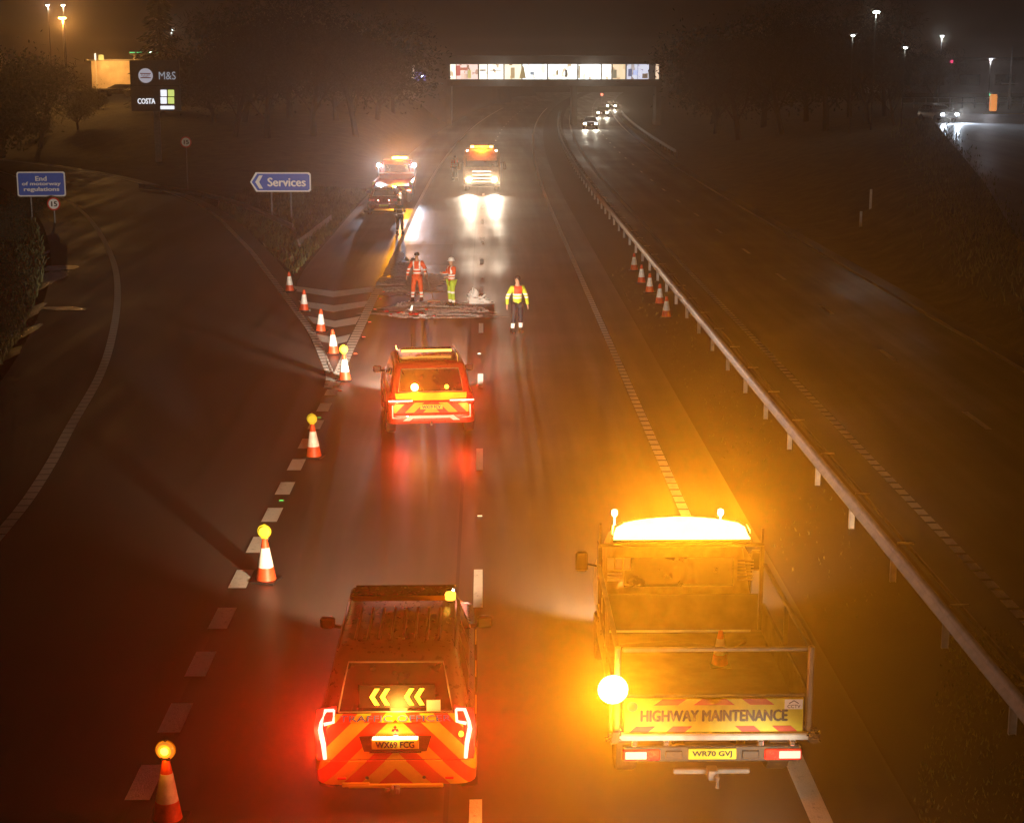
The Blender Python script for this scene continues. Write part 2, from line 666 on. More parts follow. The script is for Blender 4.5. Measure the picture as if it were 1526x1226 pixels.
# ------------------------------------------------------------------ markings
def line(name, pl, w, z, m='paint', dash=None, start=0.0, smax=None):
    """painted line; dash=(on,off)"""
    L = [0]
    for a, b_ in zip(pl, pl[1:]):
        L.append(L[-1] + (b_ - a).length)

    def pt(s):
        for j in range(len(L) - 1):
            if s <= L[j + 1] or j == len(L) - 2:
                t = (s - L[j]) / (L[j + 1] - L[j])
                d = (pl[j + 1] - pl[j]).normalized()
                return pl[j].lerp(pl[j + 1], t), Vector((d.y, -d.x))
    mb = MB()
    tot = smax or L[-1]
    on, off = dash if dash else (2.0, 0.0)
    s = start
    while s < tot:
        e = min(tot, s + on)
        p, n = pt(s)
        q, n2 = pt(e)
        mb.quad((*(p - n * w / 2), z), (*(p + n * w / 2), z), (*(q + n2 * w / 2), z), (*(q - n2 * w / 2), z))
        s += on + off
    return tag(mb.build(name, m), kind='structure')


def yfix(u, y0, y1, st=2.0):
    return [Vector((u + bend(y), y)) for y in rng(y0, y1, max(2, int((y1 - y0) / st)))]


line('right_edge_line', yfix(3.86, 24, 300), 0.2, 0.006, 'paint', (0.42, 0.08))
line('right_edge_line', yfix(3.86, 4, 24), 0.26, 0.006, 'paint_worn')
line('left_edge_line', yfix(-4.05, 56, 300), 0.2, 0.006, 'paint', (0.38, 0.12))
line('opposite_inner_edge_line', yfix(8.45, 4, 330), 0.2, 0.006, 'paint_worn', (0.38, 0.12))
line('opposite_outer_edge_line', yfix(15.2, 20, 330), 0.2, 0.006, 'paint_worn')
y_d = gp(712, 905).y
line('lane_dashes', yfix(-0.13, y_d - 18, 420, 1.0), 0.15, 0.006, 'paint', (2, 7))
line('opposite_lane_dashes', yfix(11.95, 8, 380, 1.0), 0.15, 0.006, 'paint_worn', (2, 7), gp(1465, 640).y - 8 - 27)
line('slip_left_edge_line', slipL, 0.24, 0.0, 'paint_worn', (0.46, 0.04))
nose = [Vector((-4.2, 43.2)), Vector((-4.25, 44.4))] + slipR
line('slip_right_edge_line', nose, 0.24, 0.007, 'paint', (0.4, 0.1), 0, 60)
line('slip_right_edge_line', slipR, 0.15, 0.0, 'paint_worn', (0.4, 0.1), 58)
nr = [Vector(gp(x, y).xy) for x, y in ((497, 575), (520, 522), (540, 480), (565, 425))] + [Vector((-4.05, 66))]
line('nose_right_line', nr, 0.3, 0.008, 'paint', (0.4, 0.1))
# short wide dashes that part the slip road from lane one
y0 = gp(215, 1165).y
pl = [Vector((interp([(-4.15, 15), (-4.15, 24), (-4.1, 34), (-4.05, 44)], y), y)) for y in rng(y0 - 6.5, 43.0, 60)]
line('diverge_dashes', pl, 0.3, 0.006, 'paint', (1.0, 1.0))


def chevron_mark(l0, l1, c0, c1, r0, r1):
    mb = MB()
    P = [gp(*p, 0.007) for p in (l0, l1, c0, c1, r0, r1)]
    mb.add(P, [(0, 1, 3, 2), (2, 3, 5, 4)])
    return mb


cv = MB()
for a in (((437, 426), (441, 434), (497, 434), (497, 443), (559, 427), (555, 435)),
          ((445, 448), (452, 457), (497, 455), (497, 465), (549, 448), (543, 457)),
          ((458, 471), (467, 482), (499, 478), (499, 488), (537, 471), (530, 483)),
          ((469, 497), (478, 509), (500, 503), (501, 513), (522, 498), (517, 509)),
          ((484, 532), (491, 552), (497, 556), (497, 572), (512, 528), (503, 552))):
    t = chevron_mark(*a)
    cv.add(t.v, t.f)
tag(cv.build('nose_chevrons', 'paint'), kind='structure')

# spilled granules swept across lane one
def blob(name, cx, cy, rx, ry, z, m, seed, n=90, jag=0.35, streak=True):
    rnd = random.Random(seed)
    ph = [rnd.uniform(0, 6.28) for _ in range(9)]
    ring = []
    for k in range(n):
        a = 2 * PI * k / n
        r = 1 + sum(jag / (j + 1) * math.sin((j * 2 + 2) * a + ph[j]) for j in range(8)) * 0.6
        jx = rnd.uniform(-1, 1) * (0.35 if streak else 0.03)
        ring.append((cx + rx * r * math.cos(a) * (1 + jx * 0.5), cy + ry * r * math.sin(a), z))
    mb = MB()
    mb.add([(cx, cy, z)] + ring, [(0, 1 + k, 1 + (k + 1) % n) for k in range(n)])
    return mb


sp = MB()
for i, (px, py, rx, ry) in enumerate(((664, 464, 1.5, 1.5), (648, 470, 1.9, .7), (690, 472, .7, .35), (612, 424, 1.2, 3.2), (640, 457, 1.5, 1.2), (605, 405, .6, 3.5), (575, 428, .4, 1.8), (684, 468, .5, .6), (590, 392, .35, 4))):
    p = gp(px, py)
    t = blob('s', p.x, p.y, rx, ry, 0.004 + i * 0.0006, 'spill', 11 + i)
    sp.add(t.v, t.f)
rnd = random.Random(77)
for px, py, rx, ry, n_ in ((664, 464, 1.5, 1.4, 1300), (645, 470, 1.5, .7, 500), (690, 471, .7, .4, 150), (612, 424, 1.1, 3.0, 700), (640, 455, 1.3, 1.1, 700), (580, 425, .5, 2.0, 250), (605, 400, .6, 4, 350)):
    c = gp(px, py)
    for _ in range(n_):
        a, r = rnd.uniform(0, 6.28), rnd.random() ** .6
        x, y = c.x + rx * r * math.cos(a), c.y + ry * r * math.sin(a)
        if math.sin(y * 7 + x * 1.3) + math.sin(y * 3.1 - x) < -.5:
            continue
        k = rnd.uniform(.02, .06)
        h_ = k * rnd.uniform(.5, .9)
        sp.add([(x - k, y - k * .8, .003), (x + k, y - k * .8, .003), (x + k * .8, y + k, .003), (x - k * .9, y + k, .003), (x + rnd.uniform(-.5, .5) * k, y, h_)], [(0, 1, 4), (1, 2, 4), (2, 3, 4), (3, 0, 4)])
tag(sp.build('absorbent_granules', 'spill'), 'pale grey absorbent granules swept over the wet lane round the workers', 'granules', kind='stuff')
for i, (px, py, rx, ry) in enumerate(((72, 415, .55, 3.2), (50, 385, .3, 3.0), (38, 470, .35, 2.4), (24, 500, .35, 2.2), (95, 460, .7, .5), (8, 528, .3, 1.6), (80, 400, 1.1, .8))):
    p = gp(px, py)
    tag(blob('puddle', p.x, p.y, rx, ry, 0.0 + i * .002, 'water', 40 + i, streak=False).build('puddle', 'water'), kind='structure')


# repaired patches in the surface
for i, (x0, x1, y0_, y1_) in enumerate(((-2.4, -.5, 13.5, 16.2), (-3.7, -1.5, 70, 78))):
    MBp = MB()
    n_ = 14
    rr_ = random.Random(i)
    lo_ = [(x0 + (x1 - x0) * k / n_, y0_ + rr_.uniform(-.04, .04), .002) for k in range(n_ + 1)]
    hi_ = [(x0 + (x1 - x0) * k / n_, y1_ + rr_.uniform(-.04, .04), .002) for k in range(n_ + 1)]
    for k in range(n_):
        MBp.quad(lo_[k], lo_[k + 1], hi_[k + 1], hi_[k])
    tag(MBp.build('road_patch', 'patch'), kind='structure')
# ------------------------------------------------------------------ barriers
def barrier(name, label, pts, zfun=lambda x, y: 0, h=0.72, double=False, post=3.2, mats=('steel', 'post'), back=0.22, start=0.0):
    root = thing(name, label, 'crash barrier', (pts[0].x, pts[0].y, zfun(pts[0].x, pts[0].y)))
    org = Vector(root.location)
    # corrugated beam profile (offset, height)
    prof = [(0.0, -.155), (-.05, -.13), (-.08, -.085), (-.03, -.03), (-.01, 0), (-.03, .03), (-.08, .085), (-.05, .13), (0, .155), (.012, .15), (.012, -.15)]
    rings = []
    n_ = len(pts)
    for i, p in enumerate(pts):
        t = (pts[min(i + 1, n_ - 1)] - pts[max(i - 1, 0)]).normalized()
        nn = Vector((t.y, -t.x))
        z = zfun(p.x, p.y) + h - .16 - org.z
        rings.append([Vector((p.x + nn.x * (o - .05) - org.x, p.y + nn.y * (o - .05) - org.y, z + q)) for o, q in prof])
    MB().loft(rings).build('beam', mats[0], root, smooth=True)
    if double:
        rings = []
        for i, p in enumerate(pts):
            t = (pts[min(i + 1, n_ - 1)] - pts[max(i - 1, 0)]).normalized()
            nn = Vector((t.y, -t.x))
            z = zfun(p.x, p.y) + h - .10 - org.z
            rings.append([Vector((p.x + nn.x * (back + o) - org.x, p.y + nn.y * (back + o) - org.y, z + q)) for o, q in ((0, -.03), (.03, -.03), (.03, .03), (0, .03))])
        MB().loft(rings).build('rear_rail', mats[0], root)
    L = 0
    nxt = start
    cnt = 0
    for a, b_ in zip(pts, pts[1:]):
        seg = (b_ - a).length
        while nxt <= L + seg and cnt < 95:
            q = a.lerp(b_, (nxt - L) / seg)
            zb = zfun(q.x, q.y) - org.z
            x, y = q.x - org.x, q.y - org.y
            m_ = MB()
            m_.box(x - .05, x - .042, y - .03, y + .03, zb - .04, zb + h - .18)
            m_.box(x + .042, x + .05, y - .03, y + .03, zb - .04, zb + h - .18)
            m_.box(x - .042, x + .042, y - .004, y + .004, zb - .04, zb + h - .18)
            if double:
                m_.box(x + .05, x + back + .1, y - .02, y + .02, zb + h - .06, zb + h - .035)
            m_.build('post', mats[1], root)
            nxt += post
            cnt += 1
        L += seg
    return root


yb0 = gp(1410, 965).y
barrier('safety_barrier', 'long galvanised crash barrier down the central reserve', yfix(6.85, yb0 - 9.6, 260, 3.2), double=True)
barrier('safety_barrier', 'faint crash barrier along the far verge beside the oncoming cars', yfix(16.6, 148, 262, 4), lambda x, y: hgt(x, y), mats=('rustbeam', 'signback'))
bl = dense([(-11.5, 84), (-16.0, 97), (-20.5, 106.5), (-25, 112)], 2)
barrier('safety_barrier', 'thin curved crash barrier beside the slip road below the Services sign', [Vector((p.x + 1.8, p.y)) for p in bl], lambda x, y: hgt(x, y), h=.45, mats=('rustbeam', 'signback'))
b2 = dense([(-8.7, 77.5), (-8.5, 83), (-8.3, 90)], 2)
barrier('safety_barrier', 'short crash barrier end on the grass left of the dark red hatchback', b2, lambda x, y: hgt(x, y), h=.36, mats=('rustbeam', 'signback'))


# ------------------------------------------------------------------ cones
def make_cone(label, lampstate=None, group=None, loc=(0, 0, 0), k=1.0, rz=0, orange_sleeve=False):
    root = thing('traffic_cone', label, 'traffic cone', loc, rz, group)
    root.scale = (k, k, k)
    root.rotation_euler.x = random.uniform(-.035, .035)
    root.rotation_euler.y = random.uniform(-.03, .03)
    MB().box(-.22, .22, -.22, .22, 0.0, .035, .012).build('base', 'dark', root)
    MB().lathe([(.17, .035), (.165, .06), (.133, .25), (.128, .252)], 20).build('lower_body', 'cone', root, True)
    MB().lathe([(.131, .252), (.074, .585), (.07, .587)], 20).build('reflective_sleeve', 'sleeve', root, True)
    MB().lathe([(.072, .587), (.043, .74), (.036, .75), (.0, .75)], 20).build('top', 'cone', root, True)
    if lampstate:
        lt = MB().box(-.055, .055, -.035, .035, .74, .80, .01).box(-.02, .02, -.02, .02, .955, .99, .006).build('warning_lamp', 'yellow' if lampstate != 'lit' else 'dark', root)
        MB().lathe([(.0, -.055), (.08, -.05), (.105, -.02), (.108, .0), (.105, .02), (.08, .05), (0, .055)], 20, (0, 0, .865), 'y').build(
            'lens', 'lens_' + lampstate, lt, True)
        if lampstate == 'lit':
            MB().lathe([(0, -.066), (.042, -.064), (.05, -.05), (0, -.05)], 14, (0, 0, .865), 'y').build('bulb', 'bulb_lit', lt, True)
        MB().lathe([(.109, -.018), (.116, -.018), (.116, .018), (.109, .018)], 20, (0, 0, .865), 'y').build('lens_ring', 'yellow', lt, True)
        if lampstate == 'lit':
            lamp('POINT', 'lamp_light', root, (0, -.12, .865), 6, AMB, 0.03)
    return root


M['bulb_lit'] = glow('lit_bulb', (1.0, 0.6, 0.08), 3, False)
M['lens_lit'] = glow('lit_amber_lens', (1.0, 0.36, 0.03), .75, False)
M['lens_off'] = pbr('amber_lens', (0.8, 0.72, 0.08), 0.2, var=0.05)
gL, gR = 'cones along the slip road nose', 'cones beside the central barrier'
for (px, py, lmp, lab) in (
        (250, 1224, 'lit', 'traffic cone with a glowing amber lamp, nearest cone at the bottom left'),
        (397, 867, 'off', 'traffic cone with a round yellow lamp left of the near patrol car roof'),
        (468, 683, 'off', 'traffic cone with a round yellow lamp left of the middle patrol car wheels'),
        (514, 569, 'off', 'farthest lamp topped traffic cone at the tip of the painted nose'),
        (497, 529, None, 'plain traffic cone beside the nose just behind the last lamp topped cone'),
        (478, 496, None, 'plain orange and white cone third from the grass tip'),
        (453, 465, None, 'plain orange and white cone second from the grass tip'),
        (432, 436, None, 'small traffic cone right against the grass tip')):
    p = gp(px, py - 2)
    make_cone(lab, lmp, gL, p, 1.0 if lmp else 0.98, random.uniform(-.3, .3))
for i, (px, py, lab) in enumerate((
        (993, 474, 'nearest of the five cones standing along the central barrier'),
        (983, 454, 'second nearest of the five cones along the central barrier'),
        (968, 437, 'middle one of the five cones along the central barrier'),
        (956, 423, 'fourth cone along the central barrier, next to the farthest'),
        (945, 404, 'farthest of the five cones along the central barrier'))):
    make_cone(lab, None, gR, gp(px, py - 1), 0.96, random.uniform(-.3, .3))

# road studs
for nm, col in (('stud_green', (0.1, 0.8, 0.2)), ('stud_white', (0.9, 0.9, 0.85)), ('stud_red', (0.9, 0.12, 0.06))):
    M[nm] = pbr(nm, col, 0.2, var=0.02)


def stud(px, py, c, label, g):
    p = gp(px, py)
    t = thing('road_stud', label, 'road stud', (p.x, p.y, 0), 0, g)
    MB().box(-.06, .06, -.07, .07, 0, .018, .008).build('housing', 'dark', t)
    MB().box(-.045, .045, -.074, -.06, .006, .026).build('reflector', 'stud_' + c, t)


stud(420, 745, 'green', 'green road stud between the wide dashes beside the nearer lamp topped cones', 'green studs')
stud(476, 622, 'green', 'green road stud just beyond the second lamp topped cone', 'green studs')
stud(715, 768, 'white', 'white road stud in the lane dashes nearest the camera', 'white studs')
stud(714, 527, 'white', 'white road stud beside the middle patrol car roof', 'white studs')
stud(719, 414, 'white', 'white road stud just beyond the crumpled white sheet', 'white studs')
stud(720, 362, 'white', 'white road stud in the glare of the facing lorry', 'white studs')
for i, (px, py) in enumerate(((507, 582), (530, 527), (542, 502), (551, 480), (559, 461), (567, 445), (572, 435))):
    stud(px, py, 'red', 'red road stud %s beside the nose line' % ['nearest the camera', 'second nearest', 'third nearest', 'in the middle of the row', 'third from the far end', 'second from the far end', 'at the far end'][i], 'red studs along the nose')


# ------------------------------------------------------------------ cars
def rrect(x0, x1, y0, y1, r, z, drop=0, yd=3.4, n=4):
    pts = []
    for cx, cy, a0 in ((x1 - r, y0 + r, -90), (x1 - r, y1 - r, 0), (x0 + r, y1 - r, 90), (x0 + r, y0 + r, 180)):
        for k in range(n + 1):
            a = R(a0 + 90 * k / n)
            x, y = cx + r * math.cos(a), cy + r * math.sin(a)
            pts.append((x, y, z - drop * max(0, (y - yd)) / 1.4))
    return pts


def wheel(parent, x, y, r, w=.23, dual=False):
    s = 1 if x > 0 else -1
    wl = MB().lathe([(r * .62, -w / 2), (r * .94, -w / 2), (r, -w * .35), (r, w * .35), (r * .94, w / 2), (r * .62, w / 2)], 22, (x, y, r), 'x').build('wheel', 'tyre', parent, True)
    MB().lathe([(0.0, s * w * .32), (r * .2, s * w * .38), (r * .6, s * w * .3), (r * .62, s * w * .46), (r * .60, s * w * .1), (0, s * w * .05)], 16, (x, y, r), 'x').build('rim', 'rim', wl, True)
    return wl


def make_car(name, label, loc, rz, body='white', rear='chev', L=4.75, W=1.84, Hh=1.76, group=None, simple=False, wr=.37, zw=.98, tum=1.0):
    t = thing(name, label, 'car', loc, rz, group)
    w = W / 2
    zb, zr = .36, Hh
    rings = [rrect(-w + .12, w - .12, .12, L - .15, .12, zb), rrect(-w + .02, w - .02, .03, L - .04, .16, zb + .1, .02),
             rrect(-w, w, 0.0, L, .2, zb + .28, .04), rrect(-w + .01, w - .01, .05, L - .03, .2, zw - .18, .08),
             rrect(-w + .03, w - .03, .09, L - .08, .2, zw, .13), rrect(-w + .07, w - .07, .12, L - .2, .2, zw + .05, .17)]
    MB().loft(rings).build('body', body, t, True)
    # greenhouse
    lv = [(zw + .05, .13, L * .74, w - .08, .16), (zw + (zr - zw) * .46, .27, L * .64, w - .17 * tum, .16), (zr - .09, .45, L * .56, w - .26 * tum, .15), (zr - .02, .55, L * .53, w - .33 * tum, .15), (zr, .75, L * .49, w - .48 * tum, .15)]
    MB().loft([rrect(-c, c, a, b_, r, z) for z, a, b_, c, r in lv]).build('cabin', body, t, True)

    def yat(z, front=False):
        for (z0, a0, f0, c0, r0), (z1, a1, f1, c1, r1) in zip(lv, lv[1:]):
            if z <= z1:
                k = (z - z0) / (z1 - z0)
                return (f0 + (f1 - f0) * k) if front else (a0 + (a1 - a0) * k), c0 + (c1 - c0) * k
        return lv[-1][1], lv[-1][3]
    z0, z1 = zw + .10, zr - .13
    # rear window
    rows = [z0, zw + (zr - zw) * .46, z1]
    g = MB()
    vs = []
    for z in rows:
        y, c = yat(z)
        vs += [(-(c - .17), y - .012, z), (c - .17, y - .012, z)]
    g.add(vs, [(0, 1, 3, 2), (2, 3, 5, 4)])
    rw = g.build('rear_window', 'glass', t)
    e_ = [Vector(vs[i]) + Vector((0, -.006, 0)) for i in (0, 1, 3, 5, 4, 2, 0)]
    MB().tube(e_, .011, 4).build('window_seal', 'trimgrey', rw)
    g = MB()
    vs = []
    for z in rows:
        y, c = yat(z, True)
        vs += [(-(c - .15), y + .012, z), (c - .15, y + .012, z)]
    g.add(vs, [(0, 1, 3, 2), (2, 3, 5, 4)])
    g.build('windscreen', 'glass', t)
    for s in (-1, 1):
        for fa, fb in ((.08, .36), (.39, .66), (.69, .93)):
            vs = []
            for z in rows:
                ya, c = yat(z)
                yf, _ = yat(z, True)
                ya += .12
                yf -= .1
                vs += [(s * (c + .010), ya + (yf - ya) * fa, z), (s * (c + .010), ya + (yf - ya) * fb, z)]
            MB().add(vs, [(0, 1, 3, 2), (2, 3, 5, 4)]).build('side_window', 'glass', t)
        m_ = MB()
        m_.box(s * (w + .13) - .10, s * (w + .13) + .10, L * .655, L * .655 + .1, zw + .03, zw + .2, .03)
        m_.tube([(s * (w - .06), L * .66, zw + .06), (s * (w + .08), L * .665, zw + .08)], .025)
        m_.build('mirror', 'dark', t, True)
        # wheel arch trim and wheels
        for yw in (L * .175, L * .79):
            wheel(t, s * (w - .09), yw, wr)
    return t, yat, zw, zr, w


def lamp_L(s, w, zw, t, m, name='tail_lamp', inset=0.0):
    """bent upright rear lamp: hook at the top, long tail down the side"""
    g = MB()
    x0 = s * (w - .05)
    pts = [(x0 - s * .15, .10, zw + .13), (x0 - s * .03, .10, zw + .12), (x0, .09, zw + .0), (x0 - s * .14, .09, zw - .02)]
    g.tube([(x0 - s * .17, .05, zw + .16), (x0 - s * .07, .045, zw + .16), (x0 - s * .02, .025, zw + .02), (x0 - s * .01, .005, zw - .06)], [.018, .022, .022, .028], 6)
    g.tube([(x0 - s * .17, .05, zw + .16), (x0 - s * .16, .035, zw + .02), (x0 - s * .05, .02, zw - .0)], [.014, .018, .02], 6)
    g.tube([(x0 - s * .01, .0, zw - .05), (x0 - s * .045, -.03, zw - .22), (x0 - s * .06, -.035, zw - .40)], [.03, .03, .024], 6)
    return g.build(name, m, t, True)


M['tail'] = glow('tail_lamp_lit', (1.0, 0.30, 0.22), 5)
M['tailhalo'] = glow('tail_halo_red', (1.0, 0.02, 0.01), 1.6)  # self-glowing red that imitates the halo round the tail lamps
M['tail2'] = glow('tail_lamp_bright', (1.0, 0.35, 0.25), 5)
M['amber_led'] = glow('amber_led', (1.0, 0.48, 0.03), 4)
M['amber_bar'] = glow('amber_light_bar', (1.0, 0.60, 0.13), 9)
M['amber_flash'] = glow('amber_beacon', (1.0, 0.6, 0.14), 26)
M['amber_dim'] = pbr('amber_lens_unlit', (0.7, 0.28, 0.02), 0.2, var=0.1)
M['head'] = glow('headlamp_lit', (1.0, 0.92, 0.75), 50)
M['headc'] = glow('headlamp_cool', (0.82, 0.9, 1.0), 50)
M['reflector_red'] = pbr('red_reflector', (0.7, 0.03, 0.03), 0.25, var=.05)

# --- near patrol car
M['patrolgrey'] = pbr('grey_patrol_paint', (0.11, 0.10, 0.09), 0.3, 0.2, var=.04, coat=.5)
p = gp(590, 1160, .45)
t, yat, zw, zr, w = make_car('patrol_car', 'nearest patrol car with roof ribs and lit amber arrows in its rear window', (p.x, p.y, 0), R(0.3), 'patrolgrey', Hh=1.86, L=4.8, zw=1.12, tum=.8)
PC = t
# tailgate skin and bumper in chevrons
g = MB()
g.prism([(-w + .13, -.012, .70), (w - .13, -.012, .70), (w - .13, .035, .93), (w - .14, .06, 1.12), (-w + .14, .06, 1.12), (-w + .13, .035, .93)], (0, .05, 0))
g.build('tailgate', 'chev', t)
MB().loft([rrect(-w - .005, w + .005, -.03, .55, .2, .40), rrect(-w - .015, w + .015, -.045, .55, .22, .55), rrect(-w - .01, w + .01, -.03, .52, .2, .685)]).build('bumper', 'chev', t, True)
MB().box(-.55, .55, -.052, -.02, .36, .41, .01).box(-.62, -.30, -.05, -.02, .37, .43, .01).build('skid_plate', 'yellow', t)
MB().prism([(-.72, .052, 1.125), (.72, .052, 1.125), (.72, .085, 1.215), (-.72, .085, 1.215)], (0, .02, 0)).build('lettering_band', 'chev2', t)
text('TRAFFIC OFFICER', .07, 'blue', t, (0, .060, 1.17), (R(70), 0, 0), 1.28, name='lettering')
for x, z in ((0, .10), (-.038, .045), (.038, .045)):
    pass
em = MB()
for a in (90, 210, 330):
    d = Vector((math.cos(R(a)), 0, math.sin(R(a)))) * .05
    n_ = Vector((-math.sin(R(a)), 0, math.cos(R(a)))) * .018
    c = Vector((0, .0, 1.065))
    em.prism([c, c + d * .5 + n_, c + d, c + d * .5 - n_], (0, -.012, 0))
em.build('badge', 'reflector_red', t)
pr = MB().prism([(-.36, -.025, .80), (.36, -.025, .80), (.42, .005, .98), (-.42, .005, .98)], (0, .012, 0)).build('plate_recess', 'chrome', t)
pl_ = MB().box(-.27, .27, -.042, -.022, .835, .95, .004).build('number_plate', 'yellow', t)
text('WX69 FCG', .075, 'dark', pl_, (0, -.046, .892), (PI / 2, 0, 0), .44, bold=.05)
M['plate_glow'] = glow('plate_lamp_lit', (1, .78, .5), 14)
MB().box(-.26, .26, -.05, -.03, .958, .967).build('plate_lamp', 'plate_glow', t)
lamp('POINT', 'plate_light', t, (0, -.11, .97), .8, (1, .85, .6), .03)
MB().box(-.30, .30, -.035, -.022, .785, .80).build('chrome_strip', 'chrome', t)
for s in (-1, 1):
    tl = lamp_L(s, w, zw, t, 'tail')
    MB().prism([(s * (w - .24), .085, 1.30), (s * (w - .02), .075, 1.26), (s * (w + .012), .03, 1.06), (s * (w - .02), -.005, .70), (s * (w - .13), -.005, .70), (s * (w - .12), .05, 1.08), (s * (w - .22), .07, 1.12)], (0, .05, 0)).build('lamp_halo', 'tailhalo', t)  # glowing surround stands in for the red halo of the lamp
    lamp('POINT', 'tail_light', t, (s * (w - .03), -.18, zw - .1), 50, RED, .08)
    lamp('SPOT', 'tail_beam', t, (s * (w - .05), -.2, zw - .05), 3000, (1, .03, .008), .08, (0, -1, .8), 92, 1.0)
    MB().box(s * .62 - .05, s * .62 + .05, -.066, -.05, .47, .5, .005).build('fog_reflector', 'reflector_red', t)
    MB().lathe([(.0, -.004), (.022, -.004), (.022, .01), (0, .01)], 10, (s * .33, -.047, .49), 'y').build('parking_sensor', 'chrome', t)
    MB().box(s * (w + .008) - .006, s * (w + .008) + .006, .7, 4.0, .56, .86).build('side_livery', 'batt', t)
    MB().tube([(s * .66, .55, 1.70), (s * .68, .7, 1.80), (s * .68, 2.3, 1.82), (s * .66, 2.45, 1.74)], .02).build('roof_rail', 'dark', t, True)
# amber arrows in rear window
yb = yat(1.25)[0]
bd = MB().prism([(-.42, yat(1.27)[0] - .02, 1.27), (.46, yat(1.27)[0] - .02, 1.27), (.46, yat(1.50)[0] - .02, 1.50), (-.42, yat(1.50)[0] - .02, 1.50)], (0, -.02, 0)).build('arrow_board', 'dark', t)
for cx in (-.2, -.08, .2, .32):
    ar = MB()
    for k in (-1, 1):
        z = 1.385
        ya = yat(z)[0] - .045
        yk = yat(z + k * .08)[0] - .045
        ar.prism([(cx - .10, ya, z), (cx - .045, ya, z), (cx + .015, yk, z + k * .085), (cx - .04, yk, z + k * .085)], (0, -.012, 0))
    ar.build('amber_arrow', 'amber_led', bd)

lamp('POINT', 'arrow_light', t, (0.03, yb - .18, 1.385), 50, (1, .42, .05), .12)
MB().lathe([(0, -.02), (.03, -.02), (.03, .02), (0, .02)], 10, (w - .16, -.0, 1.0), 'y').build('indicator_lamp', 'amber_led', t)
# ribbed roof panel
rb = MB()
for k in range(8):
    x = -.49 + k * .14
    rb.tube([(x * 1.02, .80, zr + .004), (x, 1.9, zr + .014)], .017, 6)
rb.build('roof_rib', 'trimgrey', t, True)
lbp = MB().box(-.66, .66, 2.1, 2.42, zr + .03, zr + .13, .03).build('light_bar', 'black_car', t)
MB().box(-.62, .62, 2.085, 2.10, zr + .05, zr + .11).build('light_bar_lens', 'amber_dim', lbp)
MB().box(.54, .68, 2.07, 2.2, zr + .04, zr + .14, .02).build('corner_lamp', glow('corner_lamp_lit', (1, .55, .06), 2.5), lbp)
MB().box(-.6, .68, 2.44, 2.46, zr + .10, zr + .135).build('light_bar_trim', 'chrome', lbp)
MB().box(-.05, .05, -.16, .0, .33, .40, .01).tube([(0, -.1, .36), (0, -.17, .36), (0, -.17, .45)], .018).box(-.12, -.07, -.1, -.06, .33, .37).build('tow_bar', 'steel', t)
for x0, z0_ in ((-.7, .90), (.7, .90)):
    pass
MB().box(.36, .52, yat(1.30)[0] - .06, yat(1.30)[0] - .04, 1.22, 1.36).build('window_sticker', 'signwhite', t)

for s in (-1, 1):
    lamp('SPOT', 'headlamp_beam', t, (s * .68, 4.9, .78), 4200, WARM, .05, (-.26, 1, .03), 58, 1.0)
# --- middle patrol car
p = gp(643, 628, .40)
t, yat, zw, zr, w = make_car('patrol_car', 'middle patrol car with two amber flashers in its rear window', (p.x, p.y, 0), R(5.5), 'redglow_body', Hh=1.70, L=4.6, W=2.02, tum=.72)
MB().prism([(-w + .15, -.012, .62), (w - .15, -.012, .62), (w - .13, .045, .84), (-w + .13, .045, .84)], (0, .05, 0)).build('tailgate', 'chev', t)
MB().prism([(-w + .2, .03, .90), (w - .2, .03, .90), (w - .18, .085, 1.06), (-w + .18, .085, 1.06)], (0, .05, 0)).build('tailgate_band', 'yellow', t)
MB().loft([rrect(-w + .0, w - .0, -.035, .5, .2, .37), rrect(-w - .01, w + .01, -.045, .5, .22, .46), rrect(-w - .005, w + .005, -.03, .5, .2, .56)]).build('bumper', 'redglow_body', t, True)
MB().prism([(-.66, -.05, .44), (-.5, -.055, .56), (.5, -.055, .56), (.66, -.05, .44), (.5, -.05, .44), (.42, -.055, .50), (-.42, -.055, .50), (-.5, -.05, .44)], (0, -.012, 0)).build('bumper_trim', 'signwhite', t)
pl_ = MB().box(-.26, .26, -.045, -.02, .70, .81, .004).build('number_plate', 'yellow', t)
text('WX19 FCV', .07, 'dark', pl_, (0, -.049, .755), (PI / 2, 0, 0), .42, bold=.05)
for s in (-1, 1):
    hs = MB().box(s * (w - .30) - .28, s * (w - .30) + .28, .0, .09, .82, .93, .02).build('tail_lamp', 'reflector_red', t)
    MB().box(s * (w - .30) - .28, s * (w - .30) + .28, -.02, .0, .885, .915).build('lamp_strip', 'tail2', hs)
    lamp('POINT', 'tail_light', t, (s * (w - .25), -.2, .85), 50, RED, .08)
    lamp('SPOT', 'tail_beam', t, (s * (w - .25), -.2, .9), 2800, (1, .04, .01), .08, (0, -1, .8), 88, 1.0)
    MB().tube([(s * .68, .6, 1.68), (s * .7, .8, 1.76), (s * .7, 2.4, 1.77), (s * .68, 2.55, 1.70)], .02).build('roof_rail', 'chrome', t, True)
    MB().box(s * (w + .006) - .006, s * (w + .006) + .006, .9, 3.9, .60, .92).build('side_livery', 'batt', t)
    MB().prism([(s * (w - .1), -.05, .5), (s * (w - .1), -.02, .8), (s * (w - .13), -.02, .8), (s * (w - .13), -.055, .53), (s * (w - .32), -.06, .5)], (0, -.008, 0)).build('bumper_corner_trim', 'signwhite', t)
for x, e, k in ((-.37, .085, 'amber_flash'), (.37, .05, 'amber_led')):
    yy = yat(1.2)[0] - .04
    MB().lathe([(0, -.02), (e, -.02), (e, .02), (0, .02)], 14, (x, yy, 1.18), 'y').build('flasher', k, t, True)
